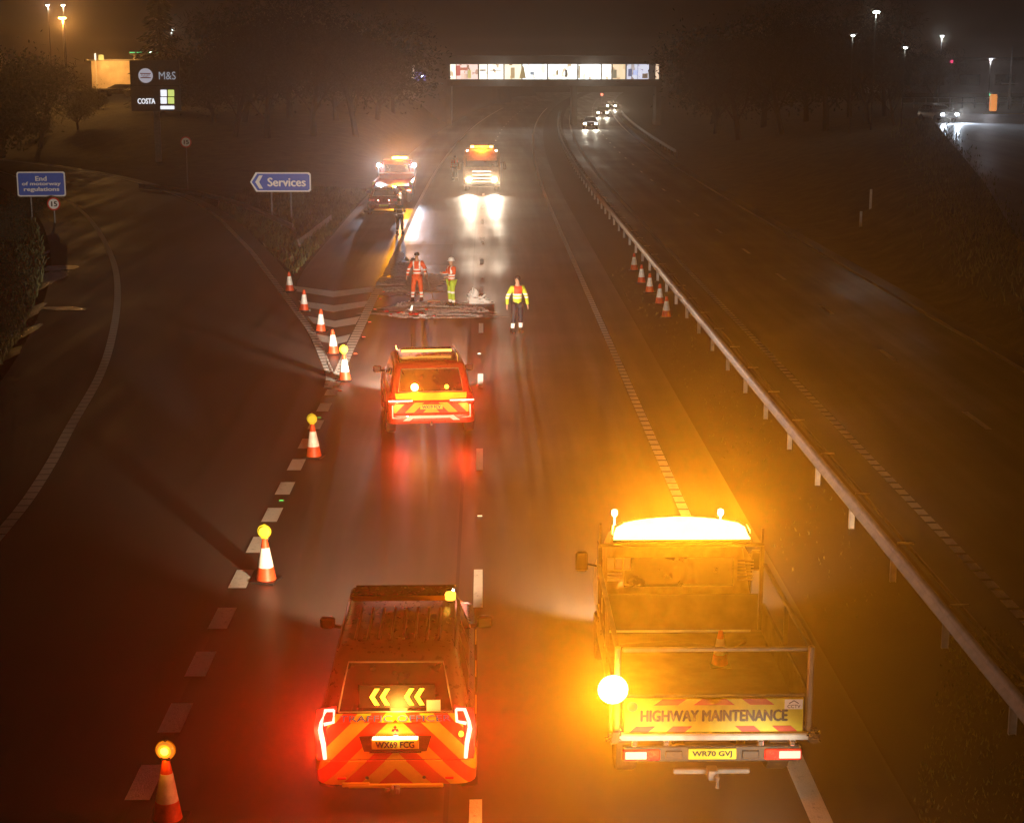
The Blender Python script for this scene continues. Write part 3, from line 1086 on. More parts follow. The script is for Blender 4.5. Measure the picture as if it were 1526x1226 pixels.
lamp('POINT', 'flasher_light', t, (-.37, yat(1.2)[0] - .25, 1.18), 16, AMB, .06)
lamp('SPOT', 'flasher_beam', t, (-.37, yat(1.2)[0] - .2, 1.2), 2600, YEL, .06, (0, -1, .75), 84, 1.0)
lamp('POINT', 'flasher_light', t, (.37, yat(1.2)[0] - .25, 1.18), 10, AMB, .05)
lb = MB().box(-.62, .62, 1.6, 1.85, zr + .04, zr + .13, .03).build('light_bar', 'black_car', t)
MB().box(-.60, .60, 1.585, 1.6, zr + .055, zr + .115).build('light_bar_lens', glow('bar_lens_low', (1, .5, .08), 2.5, False), lb)
MB().box(-.03, .03, -.14, -.02, .33, .40, .01).tube([(0, -.1, .36), (0, -.15, .36), (0, -.15, .44)], .018).build('tow_bar', 'steel', t)
MB().tube([(-.3, 2.7, zr - .02), (-.3, 2.75, zr + .3)], .006, 4).build('aerial', 'dark', t)

for s in (-1, 1):
    lamp('SPOT', 'headlamp_beam', t, (s * .68, 4.75, .74), 6500, (1, .8, .6), .08, (.02, 1, .03), 80, 1.0)
PC2 = t
# --- maintenance truck (drop side tipper), seen from behind
p = gp(1062, 1135, .70) + Vector((.04, .33, 0))
t = thing('maintenance_truck', 'drop side maintenance truck with dazzling amber bar and yellow sign board', 'truck', (p.x, p.y, 0), 0)
BW = 1.12
M['cabpaint'] = pbr('cab_paint', (0.3, 0.27, 0.12), .35, coat=.4)
M['beddark'] = pbr('worn_bed_floor', (0.045, 0.04, 0.035), .6, scale=3, var=.5)
MB().box(-.42, -.30, .2, 6.2, .55, .75, .01).box(.30, .42, .2, 6.2, .55, .75, .01).build('chassis', 'dark', t)
cab = MB().loft([rrect(-1.0, 1.0, 3.6, 5.7, .15, .5), rrect(-1.04, 1.04, 3.55, 5.75, .15, .9, .0), rrect(-1.02, 1.02, 3.55, 5.6, .15, 1.3, .05, 4.8), rrect(-.90, .90, 3.58, 4.75, .18, 2.0), rrect(-.78, .78, 3.66, 4.55, .18, 2.14)]).build('cab', 'cabpaint', t, True)
MB().box(-.75, .75, 3.56, 3.575, 1.45, 1.95).build('cab_rear_window', 'glass', cab)
for s in (-1, 1):
    MB().box(s * 1.035 - .004, s * 1.035 + .004, 3.8, 4.7, 1.3, 1.85).build('side_window', 'glass', cab)
MB().prism([(-.8, 5.5, 1.25), (.8, 5.5, 1.25), (.72, 4.85, 1.92), (-.72, 4.85, 1.92)], (0, .03, .03)).build('windscreen', 'glass', cab)
bed = MB().box(-BW, BW, .03, 3.25, .93, .99, .01)
for s in (-1, 1):
    bed.box(s * BW - .022, s * BW + .022, .06, 3.25, .99, 1.40, .008)
bed.build('load_bed', 'beddark', t)
for s in (-1, 1):
    MB().box(s * BW - .03, s * BW + .03, .06, 3.25, 1.92, 1.96, .01).box(s * BW - .025, s * BW + .025, .06, .12, 1.4, 1.90).box(s * BW - .025, s * BW + .025, 1.6, 1.66, 1.4, 1.90).build('side_rail', 'beddark', t)
    MB().box(s * BW - .035, s * BW + .035, -.02, .05, .85, 1.98, .015).build('corner_post', 'steel', t)
# tail board and rails
MB().box(-BW + .06, BW - .06, -.01, .02, .95, 1.40, .006).build('tail_board', 'beddark', t)
MB().box(-BW + .05, BW - .05, -.02, .03, 1.92, 1.97, .01).build('tail_rail', 'steel', t)
ms = MB()
for k in range(17):
    x = -1.08 + k * .135
    ms.box(x - .003, x + .003, .004, .010, 1.4, 1.92)
for z in (1.5, 1.64, 1.78):
    ms.box(-1.1, 1.1, .0, .006, z - .003, z + .003)

M['board'] = pbr('yellow_board', (0.66, 0.58, 0.03), 0.4, var=.18, scale=4)
M['redtape'] = pbr('red_tape', (0.55, 0.04, 0.02), 0.4, var=.1)
bd = MB().box(-1.04, 1.04, -.05, -.02, .95, 1.36, .004).build('sign_board', 'board', t)
tp = MB()
for x0, x1, k in ((-.70, -.42, 1), (-.24, .0, 1), (.0, .24, -1), (.42, .70, -1)):
    for z0, z1 in ((1.285, 1.36),):
        MB().prism([(x0, -.053, z0), (x1, -.053, z0), (x1 + k * .10, -.053, z1), (x0 + k * .10, -.053, z1)], (0, -.004, 0)).build('red_tape', 'redtape', bd)
for x0, x1, k in ((-.98, -.76, 1), (-.55, -.33, 1), (.33, .55, -1), (.76, .98, -1)):
    MB().prism([(x0, -.053, .955), (x1, -.053, .955), (x1 + k * .08, -.053, 1.025), (x0 + k * .08, -.053, 1.025)], (0, -.004, 0)).build('red_tape', 'redtape', bd)
text('HIGHWAY MAINTENANCE', .135, 'dark', bd, (-.0, -.056, 1.155), (PI / 2, 0, 0), 1.70, bold=.06)
st = MB().box(.82, 1.03, -.058, -.051, 1.23, 1.35).build('camera_sticker', 'signwhite', bd)
text('CCTV', .04, 'dark', st, (.925, -.062, 1.265), (PI / 2, 0, 0), .15)
MB().tube([(.87, -.061, 1.30), (.925, -.061, 1.335), (.98, -.061, 1.30)], .005, 4).build('sticker_mark', 'dark', st)
MB().lathe([(.05, -.004), (.062, -.004), (.062, .0), (.05, 0)], 18, (-.95, -.054, 1.27), 'y').lathe([(0, -.004), (.03, -.004), (.03, 0), (0, 0)], 14, (-.95, -.054, 1.27), 'y').build('round_mark', 'signback', bd)
MB().box(-1.12, 1.12, -.10, .0, .86, .94, .015).build('tail_step', 'post', t)
for s in (-1, 1):
    cl = MB()
    for k in range(9):
        a = random.uniform(0, 6.28)
        cl.box(s * 1.16 + random.uniform(-.05, .05) - .02, s * 1.16 + random.uniform(-.05, .05) + .035, -.12 + random.uniform(-.02, .03), -.04, .83 + k * .012, .90 + k * .012)
        cl.tube([(s * 1.17, -.1, .92), (s * 1.17 + .1 * math.cos(a), -.13, .92 + .09 * math.sin(a))], .006, 4)
    cl.build('tail_latch', 'chrome', t)
    lp = MB().box(s * .83 - .22, s * .83 + .22, -.03, .06, .58, .72, .015).build('tail_lamp', 'reflector_red', t)
    MB().box(s * .90 - .12, s * .90 + .13, -.045, -.028, .61, .70, .006).build('lamp_lens', glow('truck_tail_lens', (1, .38, .30), 2.2, False), lp)
    for x in (s * .55, s * .92):
        MB().box(x - .035, x + .035, -.10, -.02, .79, .86, .01).build('hinge', 'chrome', t)
    MB().box(s * .45 - .10, s * .45 + .10, -.02, .05, .60, .70, .01).build('bracket', 'dark', t)
    wheel(t, s * .93, 1.1, .36, .26)
    wheel(t, s * .93, 4.9, .36, .24)
    MB().tube([(s * 1.0, 4.75, 1.45), (s * 1.22, 4.75, 1.5)], .015).box(s * 1.26 - .09, s * 1.26 + .09, 4.72, 4.8, 1.38, 1.68, .03).build('mirror', 'dark', t, True)
    MB().box(s * .86 - .2, s * .86 + .2, .7, 1.5, .74, .78, .01).build('mudguard', 'dark', t)
MB().box(-1.05, 1.05, -.0, .08, .55, .76, .02).build('rear_bumper', 'dark', t)
pl_ = MB().box(-.28, .28, -.03, -.005, .60, .73, .004).build('number_plate', 'board', t)
text('WR70 GVJ', .08, 'dark', pl_, (0, -.034, .665), (PI / 2, 0, 0), .46, bold=.05)
MB().box(-.45, .45, .0, .06, .40, .46, .01).box(-.06, .06, -.14, .04, .38, .50, .01).tube([(0.04, -.12, .45), (.04, -.2, .44), (.04, -.2, .32)], .025).build('tow_bar', 'steel', t)
# headboard with light bar
hb = MB().box(-1.12, 1.12, 3.32, 3.37, 2.17, 2.22, .01).box(-1.12, -1.07, 3.32, 3.37, .99, 2.17).box(1.07, 1.12, 3.32, 3.37, .99, 2.17).box(-1.11, -1.08, 3.33, 3.36, 2.22, 2.5).box(1.08, 1.11, 3.33, 3.36, 2.22, 2.42)
hb.box(-1.06, 1.06, 3.335, 3.355, .99, 1.5)
hb.build('headboard', 'beddark', t)
gr = MB()
for k in range(7):
    gr.box(.76, .98, 3.30, 3.315, 1.70 + k * .045, 1.72 + k * .045)
gr.build('vent_grille', 'steel', t)
nb = MB()
for i in range(3):
    nb.box(-1.0 + i * .11, -.91 + i * .11, 3.30, 3.315, 1.86, 2.02)
for i in range(3):
    nb.box(-1.0, -.80, 3.30, 3.315, 1.70 + i * .045, 1.725 + i * .045)
nb.build('notice_plate', 'signwhite', t)
lbb = MB().box(-.93, .93, 3.28, 3.60, 2.24, 2.28, .01).build('light_bar', 'dark', t)
MB().loft([[(x, 3.30 + yy, 2.28 + zz) for yy, zz in ((0, 0), (.02, .12 + .12 * (1 - (x / .93) ** 2)), (.28, .12 + .12 * (1 - (x / .93) ** 2)), (.3, 0))] for x in rng(-.92, .92, 13)]).build('light_bar_lens', 'amber_bar', lbb, True)
MB().tube([(.95, 3.32, 2.24), (.86, 3.32, 2.46), (.72, 3.32, 2.55)], .02).build('bar_guard', 'steel', lbb, True)
MB().tube([(-.95, 3.32, 2.24), (-.9, 3.32, 2.46), (-.8, 3.32, 2.52)], .02).build('bar_guard', 'steel', lbb, True)
for x in (-.88, .57):
    MB().tube([(x, 3.7, 2.2), (x, 3.7, 2.52)], .012, 5).lathe([(.03, 2.5), (.045, 2.53), (.04, 2.58), (0, 2.6)], 10, (x, 3.7, 0)).build('marker_lamp', glow('marker_lamp_lit', (1, .75, .45), 6, False), t, True)
for x in (-.55, 0, .55):
    lamp('SPOT', 'bar_light', t, (x, 3.20, 2.50), 5500, YEL, .10, (0, -1, .58), 74, 1.0)
lamp('SPOT', 'bar_light', t, (0, 3.75, 2.70), 700, AMB, .12, (0, 1, -.1), 150, 1.0)
bp = MB().tube([(-1.2, -.06, 1.0), (-1.2, -.06, 1.45)], .02).build('beacon_pole', 'steel', t)
MB().lathe([(0, -.12), (.10, -.10), (.155, -.05), (.175, 0), (.155, .05), (.09, .08), (0, .085)], 20, (-1.18, -.1, 1.50), 'y').build('rear_beacon', 'amber_flash', t, True)
lamp('POINT', 'beacon_light', t, (-1.6, -.36, 1.50), 190, AMB, .09)
lamp('SPOT', 'beacon_beam', t, (-1.18, -.34, 1.50), 11000, YEL, .09, (0, -1, .5), 92, 1.0)
for s in (-1, 1):
    lamp('SPOT', 'headlamp_beam', t, (s * .8, 5.95, .75), 1800, WARM, .09, (0, 1, -.03), 110, .9)
for k_ in range(6):
    MB().tube([(-BW + .03, .3 + k_ * .5, 1.36), (-BW - .03, .3 + k_ * .5, 1.36), (-BW - .03, .3 + k_ * .5, 1.30)], .008, 4).build('rope_hook', 'chrome', t)
    MB().tube([(BW - .03, .3 + k_ * .5, 1.36), (BW + .03, .3 + k_ * .5, 1.36), (BW + .03, .3 + k_ * .5, 1.30)], .008, 4).build('rope_hook', 'chrome', t)
MB().tube([(-.9, 2.6, 1.02), (-.2, 2.7, 1.03), (.5, 2.5, 1.02), (.8, 2.8, 1.04)], .05, 6).build('rolled_tarpaulin', 'dark', t, True)
make_cone('faint traffic cone riding on the bed of the maintenance truck', None, None, (p.x + .36, p.y + 2.0, .992), .62)


# --- vehicle at the bottom edge whose headlamps light the tail of the truck
p = gp(1135, 1229, 1.86)
t, yat, zw, zr, w = make_car('support_vehicle', 'white topped vehicle mostly below the bottom edge behind the maintenance truck', (p.x + .25, p.y - 2.75, 0), 0, 'white', Hh=1.72, L=4.5)
lb = MB().box(-.55, .30, 2.3, 2.5, zr + .03, zr + .11, .02).build('light_bar', 'signwhite', t)
MB().lathe([(.03, .0), (.05, .03), (.04, .09), (0, .1)], 12, (.78, 2.5, zr - .0)).build('marker_lamp', 'head', t, True)
MB().tube([(-.95, 2.6, zr), (-.88, 2.62, zr + .2)], .005, 4).build('aerial', 'chrome', t)
for s in (-1, 1):
    MB().box(s * .66 - .16, s * .66 + .16, 4.42, 4.53, .62, .78, .03).build('headlamp', 'head', t)
    lamp('SPOT', 'headlamp_beam', t, (s * .62, 4.62, .70), 500, (1, .85, .6), .07, (-.10, 1, -.11), 42, 1.0)
SUPPORT = t

# --- broken down dark red car and recovery truck in the distance
p = gp(572, 321, 0)
t, yat, zw, zr, w = make_car('broken_down_car', 'dark red hatchback seen from behind, stopped behind the recovery truck', (p.x, p.y, 0), R(1), 'maroon', Hh=1.52, L=4.3, W=1.8, wr=.32)
for s in (-1, 1):
    MB().box(s * .66 - .16, s * .66 + .16, -.0, .1, .78, .92, .02).build('tail_lamp', 'reflector_red', t)
    MB().lathe([(0, -.01), (.035, -.01), (.035, .01), (0, .01)], 10, (s * .3, -.02, .84), 'y').build('lamp_spot', glow('lamp_spot_lit', (1, .5, .4), 12), t)
MB().box(-.26, .26, -.03, .0, .5, .61).build('number_plate', 'yellow', t)
MB().box(-w - .25, w + .25, -.05, .2, .18, .26, .03).build('towing_dolly', 'dark', t)
p = gp(583, 306, 0)
t = thing('recovery_truck', 'red recovery truck with white work lamps ahead of the dark red hatchback', 'truck', (p.x, p.y + 1.5, 0), 0)
MB().box(-1.2, 1.2, .0, 5.4, .95, 1.05, .02).box(-1.22, -1.12, 0, 5.4, 1.05, 1.25, .02).box(1.12, 1.22, 0, 5.4, 1.05, 1.25, .02).build('bed', 'darkred', t)
MB().box(1.0, 1.2, -.03, .0, .6, 1.3).box(-1.2, -1.0, -.03, .0, .6, 1.3).box(-1.0, 1.0, -.03, .0, .75, .95).build('rear_board', 'chev', t)
MB().loft([rrect(-1.1, 1.1, 5.5, 7.6, .2, .6), rrect(-1.15, 1.15, 5.5, 7.65, .2, 1.4), rrect(-1.05, 1.05, 5.5, 7.4, .25, 2.1), rrect(-.9, .9, 5.6, 7.1, .25, 2.25)]).build('cab', 'darkred', t, True)
MB().box(-.8, .8, 5.48, 5.5, 1.5, 2.0).build('cab_rear_window', 'glass', t)
for s in (-1, 1):
    MB().box(s * 1.15 - .03, s * 1.15 + .03, 5.3, 5.36, 1.05, 2.1).build('lamp_pole', 'post', t)
    MB().box(s * 1.12 - .12, s * 1.12 + .12, 5.20, 5.30, 1.86, 2.06, .03).build('work_lamp', glow('work_lamp_lit', (.8, .86, 1.0), 60), t)
    lamp('SPOT', 'work_light', t, (s * 1.02, 5.1, 1.92), 2600, (.74, .82, 1), .08, (0, -1, .08), 46, 1.0)
    for y in (1.0, 2.0, 6.4):
        wheel(t, s * .95, y, .42, .28)
    MB().box(s * 1.0 - .12, s * 1.0 + .12, -.06, -.03, .72, .82).build('tail_lamp', 'tail2', t)
MB().box(-1.15, 1.15, 5.30, 5.36, 1.42, 1.48).build('head_bar', 'signwhite', t)
lb = MB().box(-.45, .75, 5.7, 6.0, 2.27, 2.32).build('light_bar', 'dark', t)
MB().box(-.32, .68, 5.7, 6.0, 2.32, 2.47, .03).build('light_bar_lens', 'amber_bar', lb)
lamp('POINT', 'bar_light', t, (.15, 5.5, 2.5), 300, (1, .25, .03), .15)
lamp('SPOT', 'bar_beam', t, (.15, 5.4, 2.5), 5500, YEL, .15, (0, -1, .2), 70, 1.0)

# --- lorry facing the camera
p = gp(718, 286, 0)
t = thing('lorry', 'lorry facing the camera with dazzling headlamps and an amber bar on its cab', 'truck', (p.x, p.y, 0), R(180))
# local +y is its front; origin at front
cab = MB().loft([rrect(-1.2, 1.2, -2.1, 0, .15, .35), rrect(-1.25, 1.25, -2.1, .02, .18, 1.0), rrect(-1.25, 1.25, -2.1, .0, .2, 1.6), rrect(-1.18, 1.18, -2.05, -.22, .25, 2.55), rrect(-1.0, 1.0, -1.9, -.5, .25, 2.78)]).build('cab', pbr('lorry_paint', (0.5, 0.28, 0.12), .35), t, True)
MB().prism([(-1.08, -.01, 1.62), (1.08, -.01, 1.62), (1.02, -.23, 2.42), (-1.02, -.23, 2.42)], (0, .02, .01)).build('windscreen', 'glass', t)
g = MB()
for z in (.62, .84, 1.06, 1.28):
    g.box(-.62, .62, .02, .05, z, z + .11, .01)
g.build('grille', 'chrome', t)
MB().box(-1.22, 1.22, -.1, .08, .38, .55, .03).build('bumper', 'dark', t)
for s in (-1, 1):
    MB().lathe([(0, -.02), (.15, -.02), (.16, .02), (0, .03)], 16, (s * .84, .09, .80), 'y').build('headlamp', 'head', t, True)
    lamp('SPOT', 'headlamp_beam', t, (s * .84, .22, .80), 3600, (1, .84, .62), .10, (0, 1, .01), 42, 1.0)
    m_ = MB().box(s * 1.5 - .1, s * 1.5 + .1, -.25, -.15, 1.45, 1.95, .03).tube([(s * 1.2, -.2, 1.9), (s * 1.5, -.2, 1.95)], .02)
    m_.build('mirror', 'dark', t, True)
    MB().box(s * .95 - .05, s * .95 + .05, -.45, -.35, 2.62, 2.7).build('marker_lamp', 'head', t)
    for y in (-1.0, -4.6, -5.7):
        wheel(t, s * 1.0, y, .5, .3)
MB().box(-1.22, 1.22, -7.5, -2.3, 1.0, 1.2, .02).box(-1.22, 1.22, -7.5, -2.3, 1.2, 2.1, .1).build('load_body', 'dark', t)
lb = MB().box(-.75, .75, -.95, -.6, 2.78, 2.84).build('light_bar', 'dark', t)
for x0, x1, mm in ((-.75, -.5, 'amber_bar'), (.5, .75, 'amber_bar'), (-.45, .45, 'amber_led')):
    MB().box(x0, x1, -.92, -.58, 2.84, 2.98, .02).build('bar_lens', mm, lb)
MB().box(-.8, .8, -.45, -.4, 2.55, 2.63, .01).build('sun_visor_lamp', 'amber_led', t)
lamp('POINT', 'bar_light', t, (0, -.3, 2.95), 300, AMB, .12)

# --- oncoming cars beyond and under the bridge
def oncoming(px, py, label, pw, bodym='black_car'):
    p = gp(px, py, 0)
    t, yat, zw, zr, w = make_car('oncoming_car', label, (p.x, p.y, 0), R(180) - math.atan(3.4e-4 * max(0, p.y - 90)), bodym, Hh=1.5, L=4.4, W=1.8, wr=.32, group='oncoming cars in the far queue')
    # built nose at +y; shift so nose is at p
    for ch in t.children:
        ch.location.y -= 4.4
    for s in (-1, 1):
        MB().box(s * .66 - .14, s * .66 + .14, -.04, .03, .60, .76, .02).build('headlamp', 'head', t)
        lamp('SPOT', 'headlamp_beam', t, (s * .66, .14, .68), pw, (1, .9, .7), .1, (0, 1, -.02), 100, .8)
    return t


oncoming(880, 193, 'nearest oncoming car of the queue coming under the bridge', 800)
oncoming(898, 175, 'second oncoming car of the queue, just behind the nearest', 800)
oncoming(911, 164, 'farthest oncoming car of the queue beyond the bridge', 800)
p = at(1415, 183, 143)
t, yat, zw, zr, w = make_car('approaching_car', 'lone car with bluish headlamps coming down the access road at top right', (p.x, p.y, hgt(p.x, p.y) + .1), R(192), 'silver_car', Hh=1.5, L=4.4, W=1.8, wr=.32)
for ch in t.children:
    ch.location.y -= 4.4
for s in (-1, 1):
    MB().box(s * .68 - .15, s * .68 + .15, -.04, .04, .60, .76, .02).build('headlamp', 'headc', t)
    lamp('SPOT', 'headlamp_beam', t, (s * .68, .15, .68), 6000, COOL, .1, (-.22, 1, -.03), 90, .9)


# ------------------------------------------------------------------ people
def skinned(name, joints, edges, m, parent, sub=1):
    names = list(joints)
    me = bpy.data.meshes.new(name)
    me.from_pydata([joints[n][0] for n in names], [(names.index(a), names.index(b_)) for a, b_ in edges], [])
    o = bpy.data.objects.new('tmp', me)
    COL.objects.link(o)
    o.modifiers.new('Skin', 'SKIN').use_smooth_shade = True
    if not me.skin_vertices:
        return None
    sd = me.skin_vertices[0].data
    for i, n in enumerate(names):
        r = joints[n][1]
        sd[i].radius = r if isinstance(r, tuple) else (r, r)
        sd[i].use_root = (i == 0)
    s = o.modifiers.new('Sub', 'SUBSURF')
    s.levels = s.render_levels = sub
    dg = bpy.context.evaluated_depsgraph_get()
    nm = bpy.data.meshes.new_from_object(o.evaluated_get(dg))
    nm.name = name
    bpy.data.objects.remove(o)
    nm.materials.clear()
    nm.materials.append(M[m])
    for p_ in nm.polygons:
        p_.use_smooth = True
    ob = bpy.data.objects.new(name, nm)
    COL.objects.link(ob)
    ob.parent = parent
    return ob


def person(label, loc, rz, jacket, trousers, k=1.0, arms=None, head='hair', turn=0.0, legs=None, boots='boot'):
    """faces -y before rz; arms = ((elbow),(wrist)) for x<0 and x>0"""
    t = thing('person', label, 'person', loc, rz)
    t.scale = (k, k, k)
    arms = arms or (((-.27, .03, 1.14), (-.27, -.08, .90)), ((.27, .03, 1.14), (.27, -.08, .90)))
    legs = legs or (((-.115, -.02, .50), (-.135, .02, .10)), ((.115, -.02, .50), (.135, .02, .10)))
    J = {'pelvis': ((0, 0, .95), .12), 'belly': ((0, .0, 1.12), .115), 'chest': ((0, .0, 1.32), (.15, .11)), 'collar': ((0, .01, 1.45), .07),
         'neck': ((0, .0, 1.52), .052), 'jaw': ((0, -.02, 1.58), .062), 'head': ((0, -.01, 1.65), (.078, .092)), 'crown': ((0, .01, 1.73), (.065, .08)), }
    E = [('pelvis', 'belly'), ('belly', 'chest'), ('chest', 'collar'), ('collar', 'neck'), ('neck', 'jaw'), ('jaw', 'head'), ('head', 'crown')]
    fx, fy = math.sin(turn), -math.cos(turn)
    J['nose'] = ((.105 * fx, .105 * fy - .01, 1.635), .014)
    E.append(('head', 'nose'))
    for s in (-1, 1):
        i = 0 if s < 0 else 1
        e, wv = Vector(arms[i][0]), Vector(arms[i][1])
        n = 'l' if s < 0 else 'r'
        J['sh' + n] = ((s * .17, .01, 1.42), .06)
        J['el' + n] = (tuple(e), .042)
        J['wr' + n] = (tuple(wv), .027)
        d = (wv - e).normalized()
        side = d.cross(Vector((1, 0, 0)))
        side = side.normalized() if side.length > .1 else Vector((0, 1, 0))
        palm = wv + d * .07
        J['pa' + n] = (tuple(palm), (.036, .02))
        E += [('collar', 'sh' + n), ('sh' + n, 'el' + n), ('el' + n, 'wr' + n), ('wr' + n, 'pa' + n)]
        for q in range(4):
            k1 = palm + d * .045 + side * (q - 1.5) * .02
            k2 = k1 + d * (.035 - abs(q - 1.4) * .006) + Vector((-s * .012, -.008, 0))
            J['f%d%s' % (q, n)] = (tuple(k1), .0095)
            J['g%d%s' % (q, n)] = (tuple(k2), .008)
            E += [('pa' + n, 'f%d%s' % (q, n)), ('f%d%s' % (q, n), 'g%d%s' % (q, n))]
        th = wv + d * .04 - side * .045
        J['th' + n] = (tuple(th), .011)
        J['ti' + n] = (tuple(th + d * .035 - side * .008), .009)
        E += [('wr' + n, 'th' + n), ('th' + n, 'ti' + n)]
        kn, an = legs[i]
        J['hip' + n] = ((s * .095, 0, .88), .09)
        J['kn' + n] = (kn, .058)
        J['an' + n] = (an, .04)
        J['to' + n] = ((an[0] + s * .02, an[1] - .15, .05), (.04, .03))
        E += [('pelvis', 'hip' + n), ('hip' + n, 'kn' + n), ('kn' + n, 'an' + n), ('an' + n, 'to' + n)]
    skinned('body', J, E, 'skin', t)

    def sub(names, edges, extra, over=None):
        jj = {}
        for n_ in names:
            r = J[n_][1]
            r = r if isinstance(r, tuple) else (r, r)
            jj[n_] = (J[n_][0], (r[0] + extra, r[1] + extra))
        if over:
            jj.update(over)
        return jj
    jn = ['belly', 'chest', 'collar', 'pelvis', 'shl', 'ell', 'wrl', 'shr', 'elr', 'wrr']
    je = [('pelvis', 'belly'), ('belly', 'chest'), ('chest', 'collar')] + [e for n in 'lr' for e in (('collar', 'sh' + n), ('sh' + n, 'el' + n), ('el' + n, 'wr' + n))]
    skinned('jacket', sub(jn, je, .028, {'pelvis': ((0, 0, .90), (.165, .14)), 'belly': ((0, 0, 1.1), (.16, .135)), 'chest': ((0, 0, 1.31), (.19, .135)), 'collar': ((0, .01, 1.45), (.10, .085))}), je, jacket, t)
    tn = ['pelvis', 'hipl', 'knl', 'anl', 'hipr', 'knr', 'anr']
    te = [e for n in 'lr' for e in (('pelvis', 'hip' + n), ('hip' + n, 'kn' + n), ('kn' + n, 'an' + n))]
    skinned('trousers', sub(tn, te, .028, {'pelvis': ((0, 0, .93), (.145, .125))}), te, trousers, t)
    for n, s in (('l', -1), ('r', 1)):
        a = J['an' + n][0]
        MB().loft([rrect(a[0] - .055, a[0] + .055, a[1] - .20, a[1] + .09, .05, 0.0), rrect(a[0] - .06, a[0] + .06, a[1] - .21, a[1] + .095, .055, .035), rrect(a[0] - .05, a[0] + .05, a[1] - .17, a[1] + .08, .045, .09), rrect(a[0] - .045, a[0] + .045, a[1] - .05, a[1] + .07, .04, .15)]).build('boot', boots, t, True)
    if head == 'helmet':
        MB().lathe([(.118, 0), (.12, .02), (.112, .07), (.08, .115), (.03, .135), (0, .138)], 18, (0, 0, 1.665)).lathe([(.15, -.006), (.12, .006)], 18, (0, -.012, 1.67)).build('helmet', 'cloth_white', t, True)
    elif head == 'cap':
        MB().lathe([(.098, 0), (.102, .03), (.085, .09), (.04, .115), (0, .12)], 18, (0, .005, 1.67)).build('beanie', 'dark', t, True)
    else:
        MB().lathe([(.07, -.08), (.094, -.03), (.098, .03), (.08, .085), (.04, .108), (0, .112)], 18, (-.012 * fx, .018, 1.675)).build('hair', 'hair', t, True)
    for s in (-1, 1):
        ca, sa = math.cos(turn), math.sin(turn)
        ex, ey = s * .032, -.092
        MB().lathe([(0, -.008), (.012, 0), (0, .008)], 8, (ex * ca - ey * sa, ex * sa + ey * ca - .01, 1.66), 'y').build('eye', 'dark', t)
    return t


P1 = person('person in full orange hi vis suit standing beside the broom', gp(622, 449), R(-8), 'jk_or', 'tr_or', 1.0, (((-.31, .06, 1.18), (-.36, -.06, .93)), ((.31, .0, 1.17), (.33, -.20, 1.02))), 'cap', .3, (((-.14, -.04, .50), (-.18, .02, .10)), ((.13, .0, .50), (.15, .05, .10))))
P2 = person('person in orange jacket, yellow trousers and white helmet on spilled granules', gp(673, 456), R(-60), 'jk_or', 'tr_ye', .97, (((-.27, -.05, 1.18), (-.18, -.28, 1.22)), ((.27, -.04, 1.16), (.20, -.25, 1.12))), 'helmet')
P3 = person('person in yellow jacket with red yoke and dark trousers, right of the group', gp(771, 495), R(12), 'jk_ye', 'tr_nv', 1.02, (((-.31, .05, 1.14), (-.34, -.04, .88)), ((.30, .04, 1.13), (.31, -.10, .87))), 'hair', -.9, (((-.13, -.06, .50), (-.17, -.04, .10)), ((.11, .0, .50), (.12, .06, .10))))
P4 = person('person in dark fire kit with yellow bands behind the dark red hatchback', gp(596, 349), R(170), 'jk_fire', 'tr_fire', 1.0, (((-.27, -.03, 1.18), (-.2, -.22, 1.1)), ((.27, -.03, 1.18), (.2, -.22, 1.1))), 'helmet')
P5 = person('small figure in orange hi vis standing left of the facing lorry', gp(678, 269), R(-20), 'jk_or', 'tr_fire', 1.0)
# helmet of the fire kit is dark
for ch in P4.children:
    if ch.name.startswith('helmet'):
        ch.data.materials[0] = M['leaf_yel']
# broom
q = gp(622, 449)
t = thing('broom', 'long handled broom standing on the road beside the orange suited person', 'broom', (q.x + .30, q.y - .25, 0), 0)
MB().tube([(.02, .02, 1.22), (.30, -.12, .07)], .014, 8).build('handle', 'timber', t)
MB().box(.08, .55, -.16, -.08, .05, .10, .01).build('head', 'timber', t)
MB().box(.09, .54, -.155, -.085, .0, .05).build('bristles', 'brush', t)

# crumpled sheet
def crumple(name, label, cat, loc, sx, sy, sz, m, seed, base=None):
    rnd = random.Random(seed)
    mb = MB()
    nu, nv = 20, 10
    ph = [(rnd.uniform(1, 5), rnd.uniform(1, 5), rnd.uniform(0, 6)) for _ in range(6)]
    rings = []
    for j in range(nv + 1):
        ring = []
        for i in range(nu):
            a, b_ = 2 * PI * i / nu, PI / 2 * j / nv
            r = 1 + .22 * sum(math.sin(p0 * a + p1 * b_ * 3 + p2) for p0, p1, p2 in [(round(x), y, z) for x, y, z in ph]) / 2
            ring.append((sx * r * math.cos(a) * math.cos(b_ * .96), sy * r * math.sin(a) * math.cos(b_ * .96), sz * r * math.sin(b_)))
        rings.append(ring)
    mb.loft(rings)
    return mb


q = gp(706, 452)
cr = crumple('x', '', '', None, .22, .2, .42, 'cloth_white', 5)
c2 = crumple('x', '', '', None, .30, .15, .16, 'cloth_white', 8)
cr.add([(v[0] + .36, v[1] - .05, v[2]) for v in c2.v], c2.f)
cr.tube([(.12, 0, .2), (.30, 0, .22), (.42, 0, .32)], [.05, .04, .03], 6)
tag(cr.build('plastic_sheet', 'cloth_white', None, True, (q.x, q.y, 0)), 'crumpled white sheet lying on the lane dashes right of the helmeted person', 'sheet')
